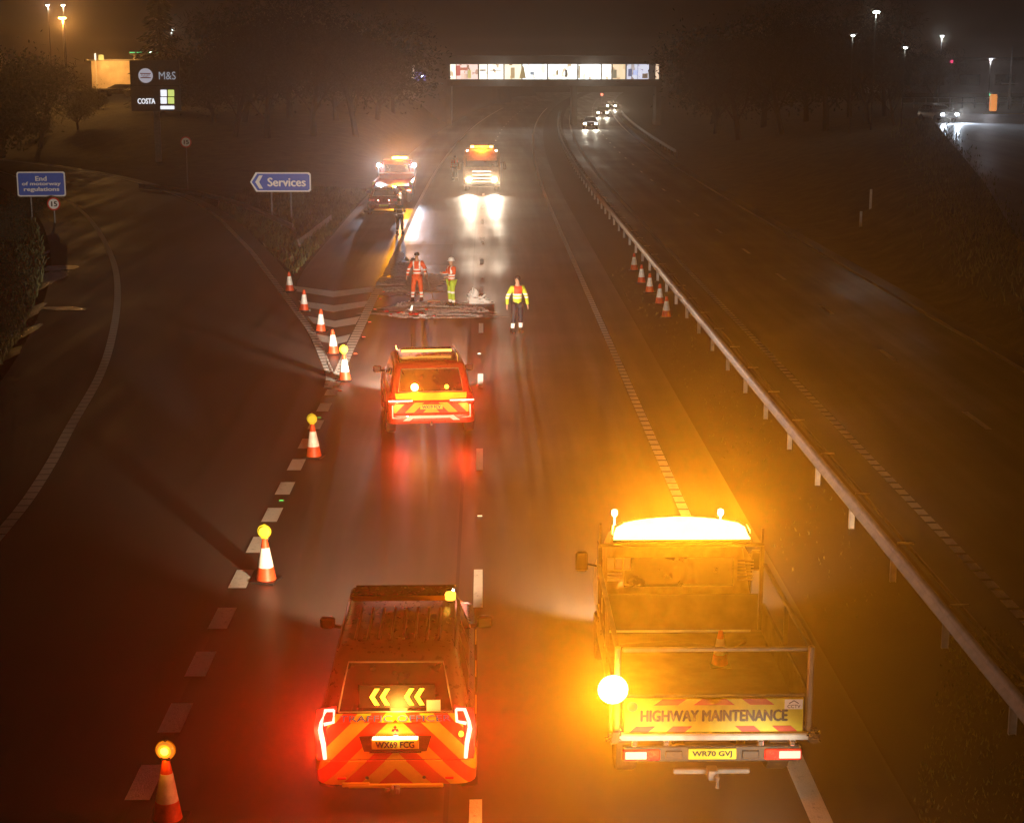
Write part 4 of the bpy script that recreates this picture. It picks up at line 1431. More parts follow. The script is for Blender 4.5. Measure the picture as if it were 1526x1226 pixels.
# debris
rnd = random.Random(3)
deb = gp(616, 468)
places = ['largest', 'leftmost', 'rightmost', 'nearest', 'farthest', 'flat', 'upright white', 'thin', 'middle', 'small dark']
for i in range(16):
    mb = MB()
    a = rnd.uniform(0, 6.28)
    k = rnd.uniform(.05, .14)
    ring = [(k * rnd.uniform(.5, 1.3) * math.cos(a + j * 1.26), k * .7 * rnd.uniform(.5, 1.3) * math.sin(a + j * 1.26), 0) for j in range(5)]
    mb.loft([ring, [(x * .7, y * .7, rnd.uniform(.02, .06)) for x, y, z in ring]])
    o = mb.build('broken_plastic', 'debris' if i % 4 else 'signwhite', None, False, (deb.x + rnd.gauss(0, .42), deb.y + rnd.gauss(0, .5), .006))
    tag(o, 'piece of shattered lamp plastic on the road behind the middle patrol car', 'debris', 'shattered plastic in front of the orange suited worker')
# upright white shard
o = MB().prism([(-.04, 0, 0), (.05, 0, 0), (.09, .02, .2), (.03, .02, .22)], (0, .01, 0)).build('broken_trim', 'signwhite', None, False, (*gp(612, 464).xy, .006))
tag(o, 'white sliver of broken trim standing among the red debris', 'debris')


# ------------------------------------------------------------------ signs
def posts(root, xs, z1, r=.045, y=0.06, z0=-.3):
    for x in xs:
        MB().tube([(x, y, z0), (x, y, z1)], r, 8).build('post', 'signback', root, True)


def rounded(x0, x1, z0, z1, r, y):
    pts = []
    for cx, cz, a0 in ((x1 - r, z0 + r, -90), (x1 - r, z1 - r, 0), (x0 + r, z1 - r, 90), (x0 + r, z0 + r, 180)):
        for k in range(5):
            a = R(a0 + 22.5 * k)
            pts.append((cx + r * math.cos(a), y, cz + r * math.sin(a)))
    return pts


YS = 90.0
c0, c1 = at(27, 293, YS), at(96, 256, YS)
cx, w_, zc, h_ = (c0.x + c1.x) / 2, c1.x - c0.x, (c0.z + c1.z) / 2, c1.z - c0.z
g0 = hgt(cx, YS)
cxm = cx
t = thing('road_sign', 'blue End of motorway regulations sign left of the slip road', 'road sign', (cx, YS, 0), R(3))
MB().prism(rounded(-w_ / 2, w_ / 2, zc - h_ / 2, zc + h_ / 2, .12, 0), (0, .03, 0)).build('border_plate', 'signwhite', t)
pn = MB().prism(rounded(-w_ / 2 + .07, w_ / 2 - .07, zc - h_ / 2 + .07, zc + h_ / 2 - .07, .09, -.008), (0, .006, 0)).build('blue_panel', 'blue', t)
for s, dz, ww in (('End', .30, .50), ('of motorway', .0, 1.75), ('regulations', -.30, 1.60)):
    text(s, .24 if s != 'regulations' else .27, 'signwhite', pn, (0, -.014, zc + dz), (PI / 2, 0, 0), ww * w_ / 2.2, bold=.05)
posts(t, (-.6, .6), zc + h_ / 2 - .1)


def roundel(px, py, Y, dia_px, label, rz=0):
    c = at(px, py, Y)
    d = dia_px * Y / FPX / .98
    t = thing('speed_limit_sign', label, 'road sign', (c.x, Y, 0), rz, None)
    MB().lathe([(0, .0), (d / 2, 0), (d / 2, .02), (0, .02)], 28, (0, 0, c.z), 'y').build('red_ring', 'red', t)
    f = MB().lathe([(0, -.006), (d * .39, -.006), (d * .39, -.002), (0, -.002)], 28, (0, 0, c.z), 'y').build('white_disc', 'signwhite', t)
    text('15', d * .36, 'dark', f, (0, -.012, c.z), (PI / 2, 0, 0), d * .42, bold=.06)
    posts(t, (0,), c.z + d / 2 - .05, .035, .05)
    return t


roundel(80, 304, 88.8, 19, 'round 15 speed limit sign just below the motorway regulations sign')
roundel(277, 212, 112, 16, 'round 15 speed limit sign standing alone between the totem and the Services sign')

YS = gp(402, 326).y
c0, c1 = at(373, 286, YS), at(463, 257, YS)
cx, w_, zc, h_ = (c0.x + c1.x) / 2, c1.x - c0.x, (c0.z + c1.z) / 2, c1.z - c0.z
t = thing('road_sign', 'blue arrow shaped Services sign pointing left on the grass nose', 'road sign', (cx, YS, 0), R(-2))
def flag(i, y):
    x0, x1, z0, z1 = -w_ / 2 + i * 1.2, w_ / 2 - i, zc - h_ / 2 + i, zc + h_ / 2 - i
    r = .09
    return [(x0, y, zc), (x0 + h_ * .30, y, z0), (x1 - r, y, z0), (x1, y, z0 + r), (x1, y, z1 - r), (x1 - r, y, z1), (x0 + h_ * .30, y, z1)]
MB().prism(flag(0, 0), (0, .03, 0)).build('border_plate', 'signwhite', t)
pn = MB().prism(flag(.075, -.008), (0, .006, 0)).build('blue_panel', 'blue', t)
text('Services', .46, 'signwhite', pn, (.34, -.014, zc + .0), (PI / 2, 0, 0), w_ * .62, bold=.05)
ax = -w_ / 2 + .28
MB().prism([(ax, -.014, zc), (ax + .22, -.014, zc - .36), (ax + .42, -.014, zc - .36), (ax + .22, -.014, zc), (ax + .42, -.014, zc + .36), (ax + .22, -.014, zc + .36)], (0, .005, 0)).build('arrow_head', 'signwhite', pn)
posts(t, (-.52, .55), zc + h_ / 2 - .1)

# narrow spots added at the patrol cars to brighten the blue signs
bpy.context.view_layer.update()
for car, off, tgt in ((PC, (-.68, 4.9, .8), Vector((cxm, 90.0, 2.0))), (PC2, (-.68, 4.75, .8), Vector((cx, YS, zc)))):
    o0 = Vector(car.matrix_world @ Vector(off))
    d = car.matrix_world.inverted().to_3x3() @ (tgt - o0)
    lamp('SPOT', 'sign_fill_spot', car, off, 26000, (1, .86, .74), .05, d, 8, .6)

# totem with lit brand signs
YT = 136.0
c0, c1 = at(196, 166, YT), at(266, 90, YT)
cx = (c0.x + c1.x) / 2
t = thing('totem_sign', 'tall dark totem with lit white and green brand signs left of the slip road', 'sign', (cx, YT, 0), 0)
zz0, zz1, w_ = c0.z, c1.z, c1.x - c0.x
MB().box(-w_ / 2, w_ / 2, .02, .45, zz0, zz1, .03).build('cabinet', pbr('totem_cabinet', (.07, .065, .07), .5), t)
MB().box(-.25, .25, .1, .35, -.3, zz0).build('pole', 'signback', t)
MB().box(-w_ / 2 + .03, w_ / 2 - .03, -.0, .02, (zz0 + zz1) / 2 - .03, (zz0 + zz1) / 2 + .03).build('divider', 'dark', t)
M['litwhite'] = glow('lit_sign_white', (0.9, 0.93, 1), 1.3, False)
M['litgrey'] = glow('lit_sign_grey', (0.75, 0.85, 1.0), .35, False)
M['litlime'] = glow('lit_sign_lime', (0.8, 0.95, .25), .9, False)
M['litlogo'] = glow('lit_sign_emblem', (0.8, 0.78, .9), .45, False)


def tp_(px, py):
    c = at(px, py, YT)
    return c.x - cx, c.z


x, z = tp_(217, 113)
em = MB().lathe([(0, -.03), (.58, -.03), (.58, .0), (0, .0)], 28, (x, 0, z), 'y').build('round_emblem', 'litlogo', t)
MB().box(x - .42, x + .42, -.05, -.03, z + .13, z + .2).box(x - .42, x + .42, -.05, -.03, z - .2, z - .13).build('emblem_bun', 'redtape', em)
text('BURGER', .12, 'redtape', em, (x, -.045, z + .04), (PI / 2, 0, 0), .7)
text('KING', .12, 'redtape', em, (x, -.045, z - .08), (PI / 2, 0, 0), .45)
x, z = tp_(249, 113)
text('M&S', .62, 'litgrey', t, (x, -.02, z), (PI / 2, 0, 0), 1.35, depth=.02)
x, z = tp_(218, 151)
text('COSTA', .42, 'litwhite', t, (x, -.02, z), (PI / 2, 0, 0), 1.4, depth=.02, bold=.025)
for i, (px, py) in enumerate(((244, 139), (255, 139), (244, 150), (255, 150))):
    x, z = tp_(px, py)
    MB().box(x - .25, x + .25, -.04, .0, z - .25, z + .25, .03).build('lit_square', 'litlime' if i in (1, 3) else 'litwhite', t)
x, z = tp_(249.5, 160.5)
MB().box(x - .56, x + .56, -.04, .0, z - .13, z + .13, .02).build('lit_strip', 'litwhite', t)


# ------------------------------------------------------------------ services bridge
YB = 219.0
bx = bend(YB)
c0, c1 = at(671, 119, YB), at(982, 95, YB)
t = thing('services_bridge', 'enclosed footbridge with a long row of brightly lit windows across the motorway', 'bridge', (0, YB, 0), 0)
zb, zt = at(800, 119, YB).z, at(800, 95.5, YB).z
xa, xb = c0.x, c1.x
MB().box(xa - .4, xb + .5, 0, 5, zb - .85, zb - .02, .03).build('deck', 'concrete', t)
MB().box(xa - .6, xb + .7, -.25, 5.2, zt + .02, zt + 1.1, .05).build('roof', 'clad', t)
MB().box(xa - .3, xb + .4, 2.0, 4.8, zb - .02, zt + .02).build('core_wall', 'clad', t)
for x in (xa - .3, xb + .1, 9.0 + bx):
    MB().box(x - .35, x + .35, .5, 4.5, -.3, zb - .85, .05).build('pier', 'concrete', t)
wins = [(671, 679, (1, .9, .75), 1.6), (680, 712, (1, .72, .66), 1.1), (714, 726, (1, .9, .78), 1.5), (727, 750, (1, .93, .85), 1.6), (752, 777, (.98, .86, .66), 1.3), (779, 815, (.92, .97, 1), 2.2), (817, 860, (.97, .97, .92), 2.1),
        (862, 895, (.93, .97, 1), 2.2), (897, 911, (1, .95, .85), 1.9), (913, 932, (1, .76, .5), 1.0), (934, 967, (.8, .8, 1), .9), (977, 982, (1, .7, .5), 1.0)]


def litwin(i, col, st):
    m, nt, b = mat('lit_window_%d' % i)
    b.inputs['Base Color'].default_value = (.05, .05, .05, 1)
    tc = nt.nodes.new('ShaderNodeTexCoord')
    mp = nt.nodes.new('ShaderNodeMapping')
    mp.inputs['Location'].default_value = (i * 3.1, 0, i)
    mp.inputs['Scale'].default_value = (1.5, 1, 1.1)
    nt.links.new(tc.outputs['Object'], mp.inputs['Vector'])
    v = nt.nodes.new('ShaderNodeTexVoronoi')
    v.distance = 'CHEBYCHEV'
    v.inputs['Scale'].default_value = 1.7
    nt.links.new(mp.outputs[0], v.inputs['Vector'])
    s = nt.nodes.new('ShaderNodeSeparateColor')
    nt.links.new(v.outputs['Color'], s.inputs[0])
    f = ramp(nt, s.outputs[0], [(0.0, (.3, .22, .14)), (.10, (.7, .62, .5)), (.2, (.95, 1, .93)), (1, (1, 1, 1))])
    c = nt.nodes.new('ShaderNodeMix')
    c.data_type = 'RGBA'
    c.blend_type = 'MULTIPLY'
    c.inputs[0].default_value = 1
    c.inputs[6].default_value = (*col, 1)
    nt.links.new(f, c.inputs[7])
    nt.links.new(c.outputs[2], b.inputs['Emission Color'])
    b.inputs['Emission Strength'].default_value = st
    return m


for i, (pa, pb, col, st_) in enumerate(wins):
    x0, x1 = at(pa, 100, YB).x, at(pb, 100, YB).x
    fr = MB().box(x0 - .05, x1 + .05, -.06, .05, zb, zb + .06).box(x0 - .05, x1 + .05, -.06, .05, zt - .06, zt).box(x0 - .06, x0, -.06, .05, zb + .06, zt - .06).box(x1, x1 + .06, -.06, .05, zb + .06, zt - .06).build('window', 'signback', t)
    MB().box(x0, x1, -.01, .02, zb + .06, zt - .06).build('pane', litwin(i, col, st_ * 1.3), fr)
    for kx in range(1, max(1, int((x1 - x0) / 1.1))):
        xm = x0 + (x1 - x0) * kx / max(1, int((x1 - x0) / 1.1))
        MB().box(xm - .025, xm + .025, -.03, -.01, zb + .06, zt - .06).build('mullion', 'signback', fr)
lamp('POINT', 'window_light', t, (2, -1.5, zb + .9), 120, (1, .93, .8), .8)
lamp('POINT', 'window_light', t, (14, -1.5, zb + .9), 120, (1, .93, .8), .8)
for pa, pb, ya, yb_, c_, e_ in ((680, 686, 98, 113, (1, .25, .2), .7), (686, 697, 101, 105, (.9, .3, .2), .7), (697, 702, 105, 117, (.9, .75, .3), .8), (715, 724, 104, 106, (.4, .35, .3), .4), (730, 748, 105, 106, (.3, .3, .3), .3),
                             (761, 767, 101, 117, (.75, .55, .3), .6), (842, 845, 104, 115, (.12, .1, .09), .1), (829, 832, 105, 112, (.8, .6, .3), .5), (790, 796, 107, 112, (.5, .6, .7), .7), (862, 865, 98, 117, (.8, .7, .5), .7),
                             (913, 919, 104, 117, (.5, .45, .3), .5), (936, 942, 103, 114, (.3, .35, .6), .5), (944, 950, 105, 112, (.5, .6, 1), 1.2), (957, 965, 110, 117, (.5, .35, .25), .4)):
    q0, q1 = at(pa, yb_, YB), at(pb, ya, YB)
    MB().box(q0.x, q1.x, -.10, -.065, q0.z, q1.z, .02).build('window_silhouette', glow('silhouette_glow', c_, e_, False), t)  # self-lit slab before the pane imitates a lit shape inside
q0, q1 = at(774, 117, YB), at(784, 99, YB)
xm = (q0.x + q1.x) / 2
MB().prism([(q0.x, -.07, q0.z), (q1.x, -.07, q0.z), (xm + .12, -.07, q1.z), (xm - .12, -.07, q1.z)], (0, -.03, 0)).build('tree_silhouette', glow('tree_silhouette_glow', (.55, .42, .2), .6, False), t)
# door, tree and inner figures are glowing slabs set before the panes
t = thing('service_building', 'dim building with blue and white lamps at the left end of the bridge', 'building', (at(640, 110, 232).x, 232, 0), 0)
MB().box(-4.5, 3, 0, 8, 0, 9.4, .05).build('walls', 'clad', t)
cL = t.location.x
for px, py, c, s_, r in ((603, 97, (.9, .9, 1), 30, .14), (630, 114, (.85, .9, 1), 30, .14), (614, 114, (1, .9, .6), 3, .25)):
    q = at(px, py, 231.8)
    MB().lathe([(0, -.05), (r, -.05), (r, 0), (0, 0)], 12, (q.x - cL, -.1, q.z), 'y').build('wall_lamp', glow('wall_lamp_lit', c, s_), t)
q0, q1 = at(615, 119, 231.8), at(617.5, 96, 231.8)
MB().box(q0.x - cL, q1.x - cL, -.12, -.02, q0.z, q1.z).build('lit_corner_strip', glow('corner_strip_lit', (1, .9, .8), .8, False), t)
q0, q1 = at(618, 121, 231.8), at(634, 108, 231.8)
MB().box(q0.x - cL, q1.x - cL, -.06, -.01, q0.z, q1.z).build('blue_panel', glow('blue_panel_lit', (.25, .3, 1), .35, False), t)


# ------------------------------------------------------------------ trees
def branchy(seed, hh, spread, depth=4, r0=.16, leafm=None, n_leaf=0, leaf=.12, twig=0.35, conifer=False, thin=.45):
    rnd = random.Random(seed)
    tr, cr = MB(), MB()
    tips = []

    def grow(p, d, L, r, lv):
        pts, rads = [p], [r]
        q = p.copy()
        for k in range(3):
            d = (d + Vector((rnd.uniform(-.18, .18), rnd.uniform(-.18, .18), rnd.uniform(-.05, .14)))).normalized()
            q = q + d * L / 3
            pts.append(q.copy())
            rads.append(r * (1 - .17 * (k + 1)))
        (tr if lv < 2 else cr).tube(pts, rads, 5 if lv < 2 else 3, False)
        if lv >= depth:
            tips.append(q)
            return
        for k in range(rnd.choice((3, 4)) if lv else 5):
            t_ = rnd.uniform(.35, 1)
            o_ = pts[min(3, int(t_ * 3))]
            a = rnd.uniform(0, 6.28)
            nd = (d * .75 + Vector((math.cos(a), math.sin(a), rnd.uniform(-.1, .55))) * spread).normalized()
            grow(o_, nd, L * rnd.uniform(.55, .8), rads[-1] * .62, lv + 1)
        if lv >= 1:
            tips.append(q)
    if conifer:
        tr.tube([(0, 0, 0), (0, 0, hh)], [r0, .02], 6)
        for i in range(n_leaf):
            z = hh * (.12 + .88 * rnd.random() ** 1.3)
            rr = (hh - z) * spread * rnd.random() ** .5 * (1 + .3 * math.sin(z * 5))
            a = rnd.uniform(0, 6.28)
            c = Vector((rr * math.cos(a), rr * math.sin(a), z - rr * .25))
            u = Vector((math.cos(a), math.sin(a), -.35)).normalized() * leaf * 2
            v = Vector((-math.sin(a), math.cos(a), rnd.uniform(-.6, .6))) * leaf * .45
            cr.quad(c - v * .3, c + u - v, c + u * 1.4, c + u * .6 + v)
        return tr, cr
    grow(Vector((0, 0, -.2)), Vector((0, 0, 1)), hh * .34, r0, 0)
    for tip in tips:
        for k in range(n_leaf):
            c = tip + Vector((rnd.gauss(0, 1), rnd.gauss(0, 1), rnd.gauss(0, .8))) * twig
            u = Vector((rnd.uniform(-1, 1), rnd.uniform(-1, 1), rnd.uniform(-1, 1))).normalized() * leaf * rnd.uniform(.6, 1.5)
            v = u.cross(Vector((rnd.uniform(-1, 1), rnd.uniform(-1, 1), rnd.uniform(-1, 1)))).normalized() * leaf * thin
            cr.quad(c - u, c - v, c + u, c + v)
    return tr, cr


PROTO = []
for (nm, args, lm) in (('bare_tree', dict(seed=1, hh=9, spread=.75, depth=4, n_leaf=14, leaf=.2, twig=.38, thin=.07), 'twig'),
                       ('bare_tree', dict(seed=2, hh=11, spread=.65, depth=4, n_leaf=14, leaf=.22, twig=.42, thin=.07), 'twig'),
                       ('ivy_clad_tree', dict(seed=3, hh=8, spread=.8, depth=4, n_leaf=20, leaf=.09, twig=.45), 'leaf_yel'),
                       ('evergreen_tree', dict(seed=4, hh=8, spread=.8, depth=4, n_leaf=34, leaf=.10, twig=.6), 'leaf_dark'),
                       ('conifer', dict(seed=5, hh=11, spread=.26, n_leaf=3200, leaf=.22, conifer=True), 'leaf_dark')):
    tr, cr = branchy(**args)
    PROTO.append((nm, tr, cr, lm))
MESH = {}


def tree(kind, loc, k, rz, label, group):
    nm, tr, cr, lm = PROTO[kind]
    t = thing(nm, label, 'tree', loc, rz, group)
    t.scale = (k, k, k)
    if kind not in MESH:
        a = tr.build('trunk', 'bark', t, True)
        b_ = cr.build('crown', lm, t)
        MESH[kind] = (a, b_)
    else:
        for s_ in MESH[kind]:
            c = s_.copy()
            COL.objects.link(c)
            c.parent = t
    return t


def put(kind, px, Y, k, label, group=None):
    x = at(px, 100, Y).x
    k *= 1.0 if kind == 4 else 1.55
    tree(kind, (x, Y, hgt(x, Y) - .1), k, random.uniform(0, 6.28), label, group)


put(3, -5, 150, 1.25, 'dense dark tree at the top left corner of the view', 'trees left of the totem')
put(0, 52, 158, 1.1, 'bare twiggy tree in front of the orange street lamp', 'trees left of the totem')
put(2, 112, 165, .62, 'ivy clad tree edged by orange light right of the street lamp', 'trees left of the totem')
put(3, -25, 130, 1.1, 'dark evergreen cut by the left edge above the motorway regulations sign', 'trees left of the totem')
put(4, 240, 176, 1.25, 'tall conifer standing behind the brand totem', None)
gl = 'dark tree belt between totem and bridge'
ords = ['first', 'second', 'third', 'fourth', 'fifth', 'sixth', 'seventh', 'eighth', 'ninth', 'tenth', 'eleventh', 'twelfth']
for i, (px, Y, kd, k) in enumerate(((318, 165, 3, 1.0), (345, 150, 1, 1.1), (360, 165, 3, 1.4), (395, 150, 0, 1.3), (430, 170, 3, 1.5), (465, 155, 1, 1.3), (500, 172, 3, 1.4), (530, 160, 0, 1.4), (560, 180, 3, 1.3), (585, 196, 1, 1.1))):
    put(kd, px, Y, k, 'tree %s from the totem in the dark belt left of the bridge' % ords[i], gl)
gr_ = 'dark tree belt between bridge and access road'
for i, (px, Y, kd, k) in enumerate(((1062, 208, 3, 1.2), (1068, 184, 1, 1.0), (1075, 190, 3, 1.5), (1105, 165, 0, 1.4), (1140, 180, 3, 1.5), (1170, 160, 1, 1.3), (1205, 175, 3, 1.4), (1235, 152, 0, 1.4), (1270, 168, 3, 1.3), (1296, 150, 1, 1.05), (1322, 160, 0, 1.0), (1338, 142, 1, .62))):
    put(kd, px, Y, k, 'tree %s from the bridge in the dark belt on the right' % ords[i], gr_)
put(0, 1395, 185, .8, 'small bare tree between the access road car and the tall lamp', None)

# left verge shrubs
for i, (px, py, k, lab) in enumerate(((10, 330, .42, 'dark shrub at the left edge below the motorway regulations sign'), (-20, 400, .5, 'dark shrub on the bank left of the puddles'), (-35, 470, .45, 'dark shrub on the left bank nearest the camera'), (35, 300, .38, 'low dark shrub behind the motorway regulations sign'), (60, 205, .5, 'shrub on the bank under the parked car'), (150, 195, .45, 'shrub between the parked car and the slip road bend'))):
    q = gp(px, py, 1.0)
    tree(3, (q.x, q.y, hgt(q.x, q.y) - .3), k, i, lab, 'verge shrubs')
    bpy.context.view_layer.update()

# ------------------------------------------------------------------ grass
def grass(name, label, pts, m, hmin, hmax, seed):
    rnd = random.Random(seed)
    mb = MB()
    for x, y in pts:
        z = hgt(x, y) - .02
        hh = rnd.uniform(hmin, hmax)
        a = rnd.uniform(0, 6.28)
        l = Vector((rnd.uniform(-.5, .5), rnd.uniform(-.5, .5), 1)) * hh
        wv = Vector((math.cos(a), math.sin(a), 0)) * (.012 + .0004 * y)
        p = Vector((x, y, z))
        mb.add([p - wv, p + wv, p + l * .6 + wv * .6, p + l], [(0, 1, 2, 3)])
    tag(mb.build(name, m), label, 'grass', kind='stuff')


M['grass'] = pbr('grass_blade', (0.11, 0.12, 0.045), 0.6, scale=.8, var=.5)
rnd = random.Random(21)
pts = []
while len(pts) < 9000:
    x, y = rnd.uniform(-16, -7.7), rnd.uniform(65, 112)
    dd = dist_poly(x, y, slipmid)
    if x - bend(y) < -7.75 and dd > 4.9 + .0 and x > interp([(p.x, p.y) for p in slip_right_bound], y):
        pts.append((x, y))
grass('verge_grass', 'rough grass on the pointed island between slip road and motorway', pts, 'grass', .08, .3, 1)
pts = []
while len(pts) < 9000:
    y = 13 + 11 * rnd.random() ** 1.6
    x = rnd.uniform(4.7 + max(0, y - 17) * .35, 8.0)
    if x > 8.0 or len(pts) > 5200:
        pts.append((rnd.uniform(5.2, 7.4), rnd.uniform(24, 70)) if rnd.random() < .3 else (x, y))
        continue
    pts.append((x, y))
grass('reserve_grass', 'sparse grass growing along the central reserve under the barrier', pts, 'grass', .03, .14, 2)
pts = []
while len(pts) < 8000:
    y = rnd.uniform(42, 150)
    xc, zc = crest(y)
    x = rnd.gauss(xc - .8, .9)
    if x - bend(y) > 16.8:
        pts.append((x, y))
grass('bank_grass', 'tall dead grass on the bank edge below the access road', pts, 'grass', .08, .4, 3)
pts = []
while len(pts) < 7000:
    y = rnd.uniform(38, 110)
    xl = interp([(p.x, p.y) for p in slip_left_bound], y)
    x = xl - .3 - abs(rnd.gauss(0, 2.0))
    pts.append((x, y))
grass('left_verge_grass', 'dark rough grass on the bank left of the slip road', pts, 'grass', .08, .35, 4)

# ------------------------------------------------------------------ street lamps and services
def street_lamp(px, py, Y, col, em, power, label, r=.22, arm=.8, group='street lamps'):
    c = at(px, py, Y)
    zb = hgt(c.x, Y)
    t = thing('street_lamp', label, 'street lamp', (c.x, Y, zb), 0, group)
    hgt_ = c.z - zb
    MB().tube([(0, 0.1, -.3), (0, 0.1, hgt_ - .3), (0, .05, hgt_ + .05)], [.07, .045, .04], 7).build('pole', 'beddark', t, True)
    hd = MB().box(-.3, .3, -.25, .25, hgt_ + .02, hgt_ + .14, .04).build('lamp_head', 'signback', t)
    MB().lathe([(0, -.12), (r * .8, -.1), (r, -.02), (r * .9, .02), (0, .02)], 14, (0, -.05, hgt_)).build('lens', glow('street_lens', col, em, False), hd, True)
    lamp('POINT', 'street_light', t, (0, -.1, hgt_ - .35), power, col, .15)
    return t


street_lamp(93, 27, 185, SOD, 120, 6500, 'orange sodium street lamp glowing over the trees at top left', .42)
street_lamp(94, 8, 215, (1, .8, .6), 25, 500, 'pale street lamp directly above the orange one', .25)
street_lamp(71, 8, 215, (1, .85, .7), 20, 400, 'pale street lamp just left above the orange one', .22)
street_lamp(255, 45, 205, (.85, .95, 1), 14, 300, 'small white lamp shining through the conifer', .2)
street_lamp(1306, 18, 140, (.85, 1, .95), 40, 120, 'brightest white street lamp, above the right tree belt', .28)
street_lamp(1271, 53, 140, (.95, 1, .95), 16, 20, 'small white lamp lower left of the brightest right hand lamp', .16)
street_lamp(1221, 31, 215, (1, .95, .9), 7, 100, 'faint lamp seen through the trees, leftmost on the right hand side', .14)
street_lamp(1349, 71, 138, (.95, 1, .95), 16, 20, 'small white lamp between the tree belt and the tall lamp', .17)
street_lamp(1404, 54, 190, (.85, .95, 1), 12, 500, 'tall thin street lamp above the approaching car', .17)
street_lamp(1477, 88, 180, (.9, .9, 1), 3, 250, 'street lamp with a short arm standing above the orange cabinet', .15)
for px, py in ((1182, 113), (1187, 114)):
    street_lamp(px, py, 230, (1, .95, .85), 5, 40, 'tiny pale lamp of a close pair low in the right tree belt', .14, group='pair of tiny lamps in the trees')


def beacon(px, py, Y, col, em, label, r=.16):
    c = at(px, py, Y)
    zb = hgt(c.x, Y)
    t = thing('signal_mast', label, 'mast', (c.x, Y, zb), 0)
    MB().tube([(0, 0, -.2), (0, 0, c.z - zb)], .05, 6).build('pole', 'signback', t)
    MB().box(-r, r, -.08, .08, c.z - zb - r, c.z - zb + r, .03).build('lamp', glow('mast_lamp', col, em, False), t)


beacon(1418, 92, 185, (1, .06, .2), 4, 'thin mast with a red light right of the tall street lamp')
beacon(1476, 141, 172, (.1, .9, .5), 2.5, 'green light on a short mast above the orange cabinet', .12)
beacon(897, 141, 330, (1, .25, .15), 3, 'small red gantry light above the oncoming cars', .22)
q = at(1479, 172, 170)
t = thing('ticket_machine', 'glowing orange cabinet beside the access road at top right', 'cabinet', (q.x, 170, hgt(q.x, 170)), 0)
MB().box(-.32, .32, -.3, .3, .0, 1.7, .08).build('cabinet', 'orange_box', t)
MB().box(-.36, .36, -.34, .34, 1.7, 1.82, .03).build('cap', 'signback', t)
q = at(1518, 178, 165)
MBk = MB().box(-5, 9, -.15, .15, -.1, .16, .02)
tag(MBk.build('kerb', glow('x_unused', (1, 1, 1), 0) if False else pbr('yellow_kerb', (.6, .5, .25), .6), None, False, (q.x, 160, hgt(q.x, 160)), R(-4)), kind='structure')
# low building and fence behind the access road
t = thing('services_building', 'low grey building behind the approaching car at top right', 'building', (at(1450, 120, 235).x, 235, hgt(60, 235)), 0)
MB().box(-14, 26, 0, 12, -.5, 4.4, .05).build('wall', pbr('grey_cladding', (.3, .3, .32), .5, scale=.5), t)
MB().box(-14.6, 26.6, -.8, 12.5, 4.4, 4.85, .05).build('roof', 'signback', t)
for k in range(7):
    f = MB().box(-12 + k * 5, -9 + k * 5, -.06, .0, 1.0, 2.6).build('window', 'signback', t)
    MB().box(-11.9 + k * 5, -9.1 + k * 5, -.08, -.06, 1.1, 2.5).build('pane', 'glass', f)
t = thing('railing', 'pale post and rail fence beyond the access road', 'fence', (at(1345, 130, 178).x, 178, hgt(at(1345, 130, 178).x, 178)), 0)
for k in range(22):
    MB().box(k * 1.3 - .04, k * 1.3 + .04, -.04, .04, -.2, 1.15).build('post', 'post', t)
for z in (.5, 1.05):
    MB().box(0, 27.3, -.06, -.04, z, z + .08).build('rail', 'post', t)
for px, lab in ((1507, 'pale lattice mast near the right edge at top right'),):
    q = at(px, 100, 175)
    t = thing('mast', lab, 'mast', (q.x, 175, hgt(q.x, 175)), 0)
    MB().tube([(0, 0, -.2), (0, 0, 6.4)], [.14, .05], 6).box(-.9, .9, -.03, .03, 2.6, 2.7).box(-1.2, 1.2, -.03, .03, .9, 1.0).build('pole', 'post', t)
# left services: lit building, LED strip and parked car
q = at(170, 110, 262)
t = thing('filling_station', 'orange lit wall of the filling station behind the totem', 'building', (q.x, 262, hgt(q.x, 262)), 0)
MB().box(-3.5, 9, 0, 6, -.5, at(170, 91, 262).z - t.location.z, .04).build('wall', pbr('cream_render', (.6, .5, .4), .7, scale=.5), t)
MB().box(-4, 9.5, -.4, 6.5, at(170, 91, 262).z - t.location.z, at(170, 91, 262).z - t.location.z + .25).build('roof', 'signback', t)
lamp('POINT', 'wall_light', t, (0, -5, 3.5), 2600, SOD, .3)
q0, q1 = at(193, 79, 258), at(240, 77, 258)
t = thing('canopy', 'flat forecourt canopy with a green light strip above the totem', 'canopy', (q0.x, 258, hgt(q0.x, 258)), 0)
zc_ = q0.z - t.location.z
MB().box(0, q1.x - q0.x, 0, 3, zc_ - .3, zc_ + .2, .02).build('canopy_roof', 'signback', t)
for x0, x1 in ((.0, .8), (1.1, 1.9), (2.8, 3.6), (4.1, 4.8)):
    MB().box(x0, x1, -.03, 0, zc_ - .02, zc_ + .10).build('green_strip', glow('green_strip_lit', (.08, .9, .3), 1.4, False), t)
MB().box(3.1, 3.45, -.06, 0, zc_ - .1, zc_ + .15).build('white_lamp', glow('strip_lamp_lit', (.8, 1, .8), 8, False), t)
for x in (.5, 4.5):
    MB().box(x - .1, x + .1, 1, 1.2, -.3, zc_ - .3).build('column', 'post', t)
zc_ = hgt(-50, 214)
q = at(188, 158, 205)
t, *_r = make_car('parked_car', 'dark parked car seen side on between the left tree and the totem', (q.x + 1.2, 205, hgt(q.x, 205)), R(84), 'black_car', Hh=1.5, L=4.5, W=1.8)
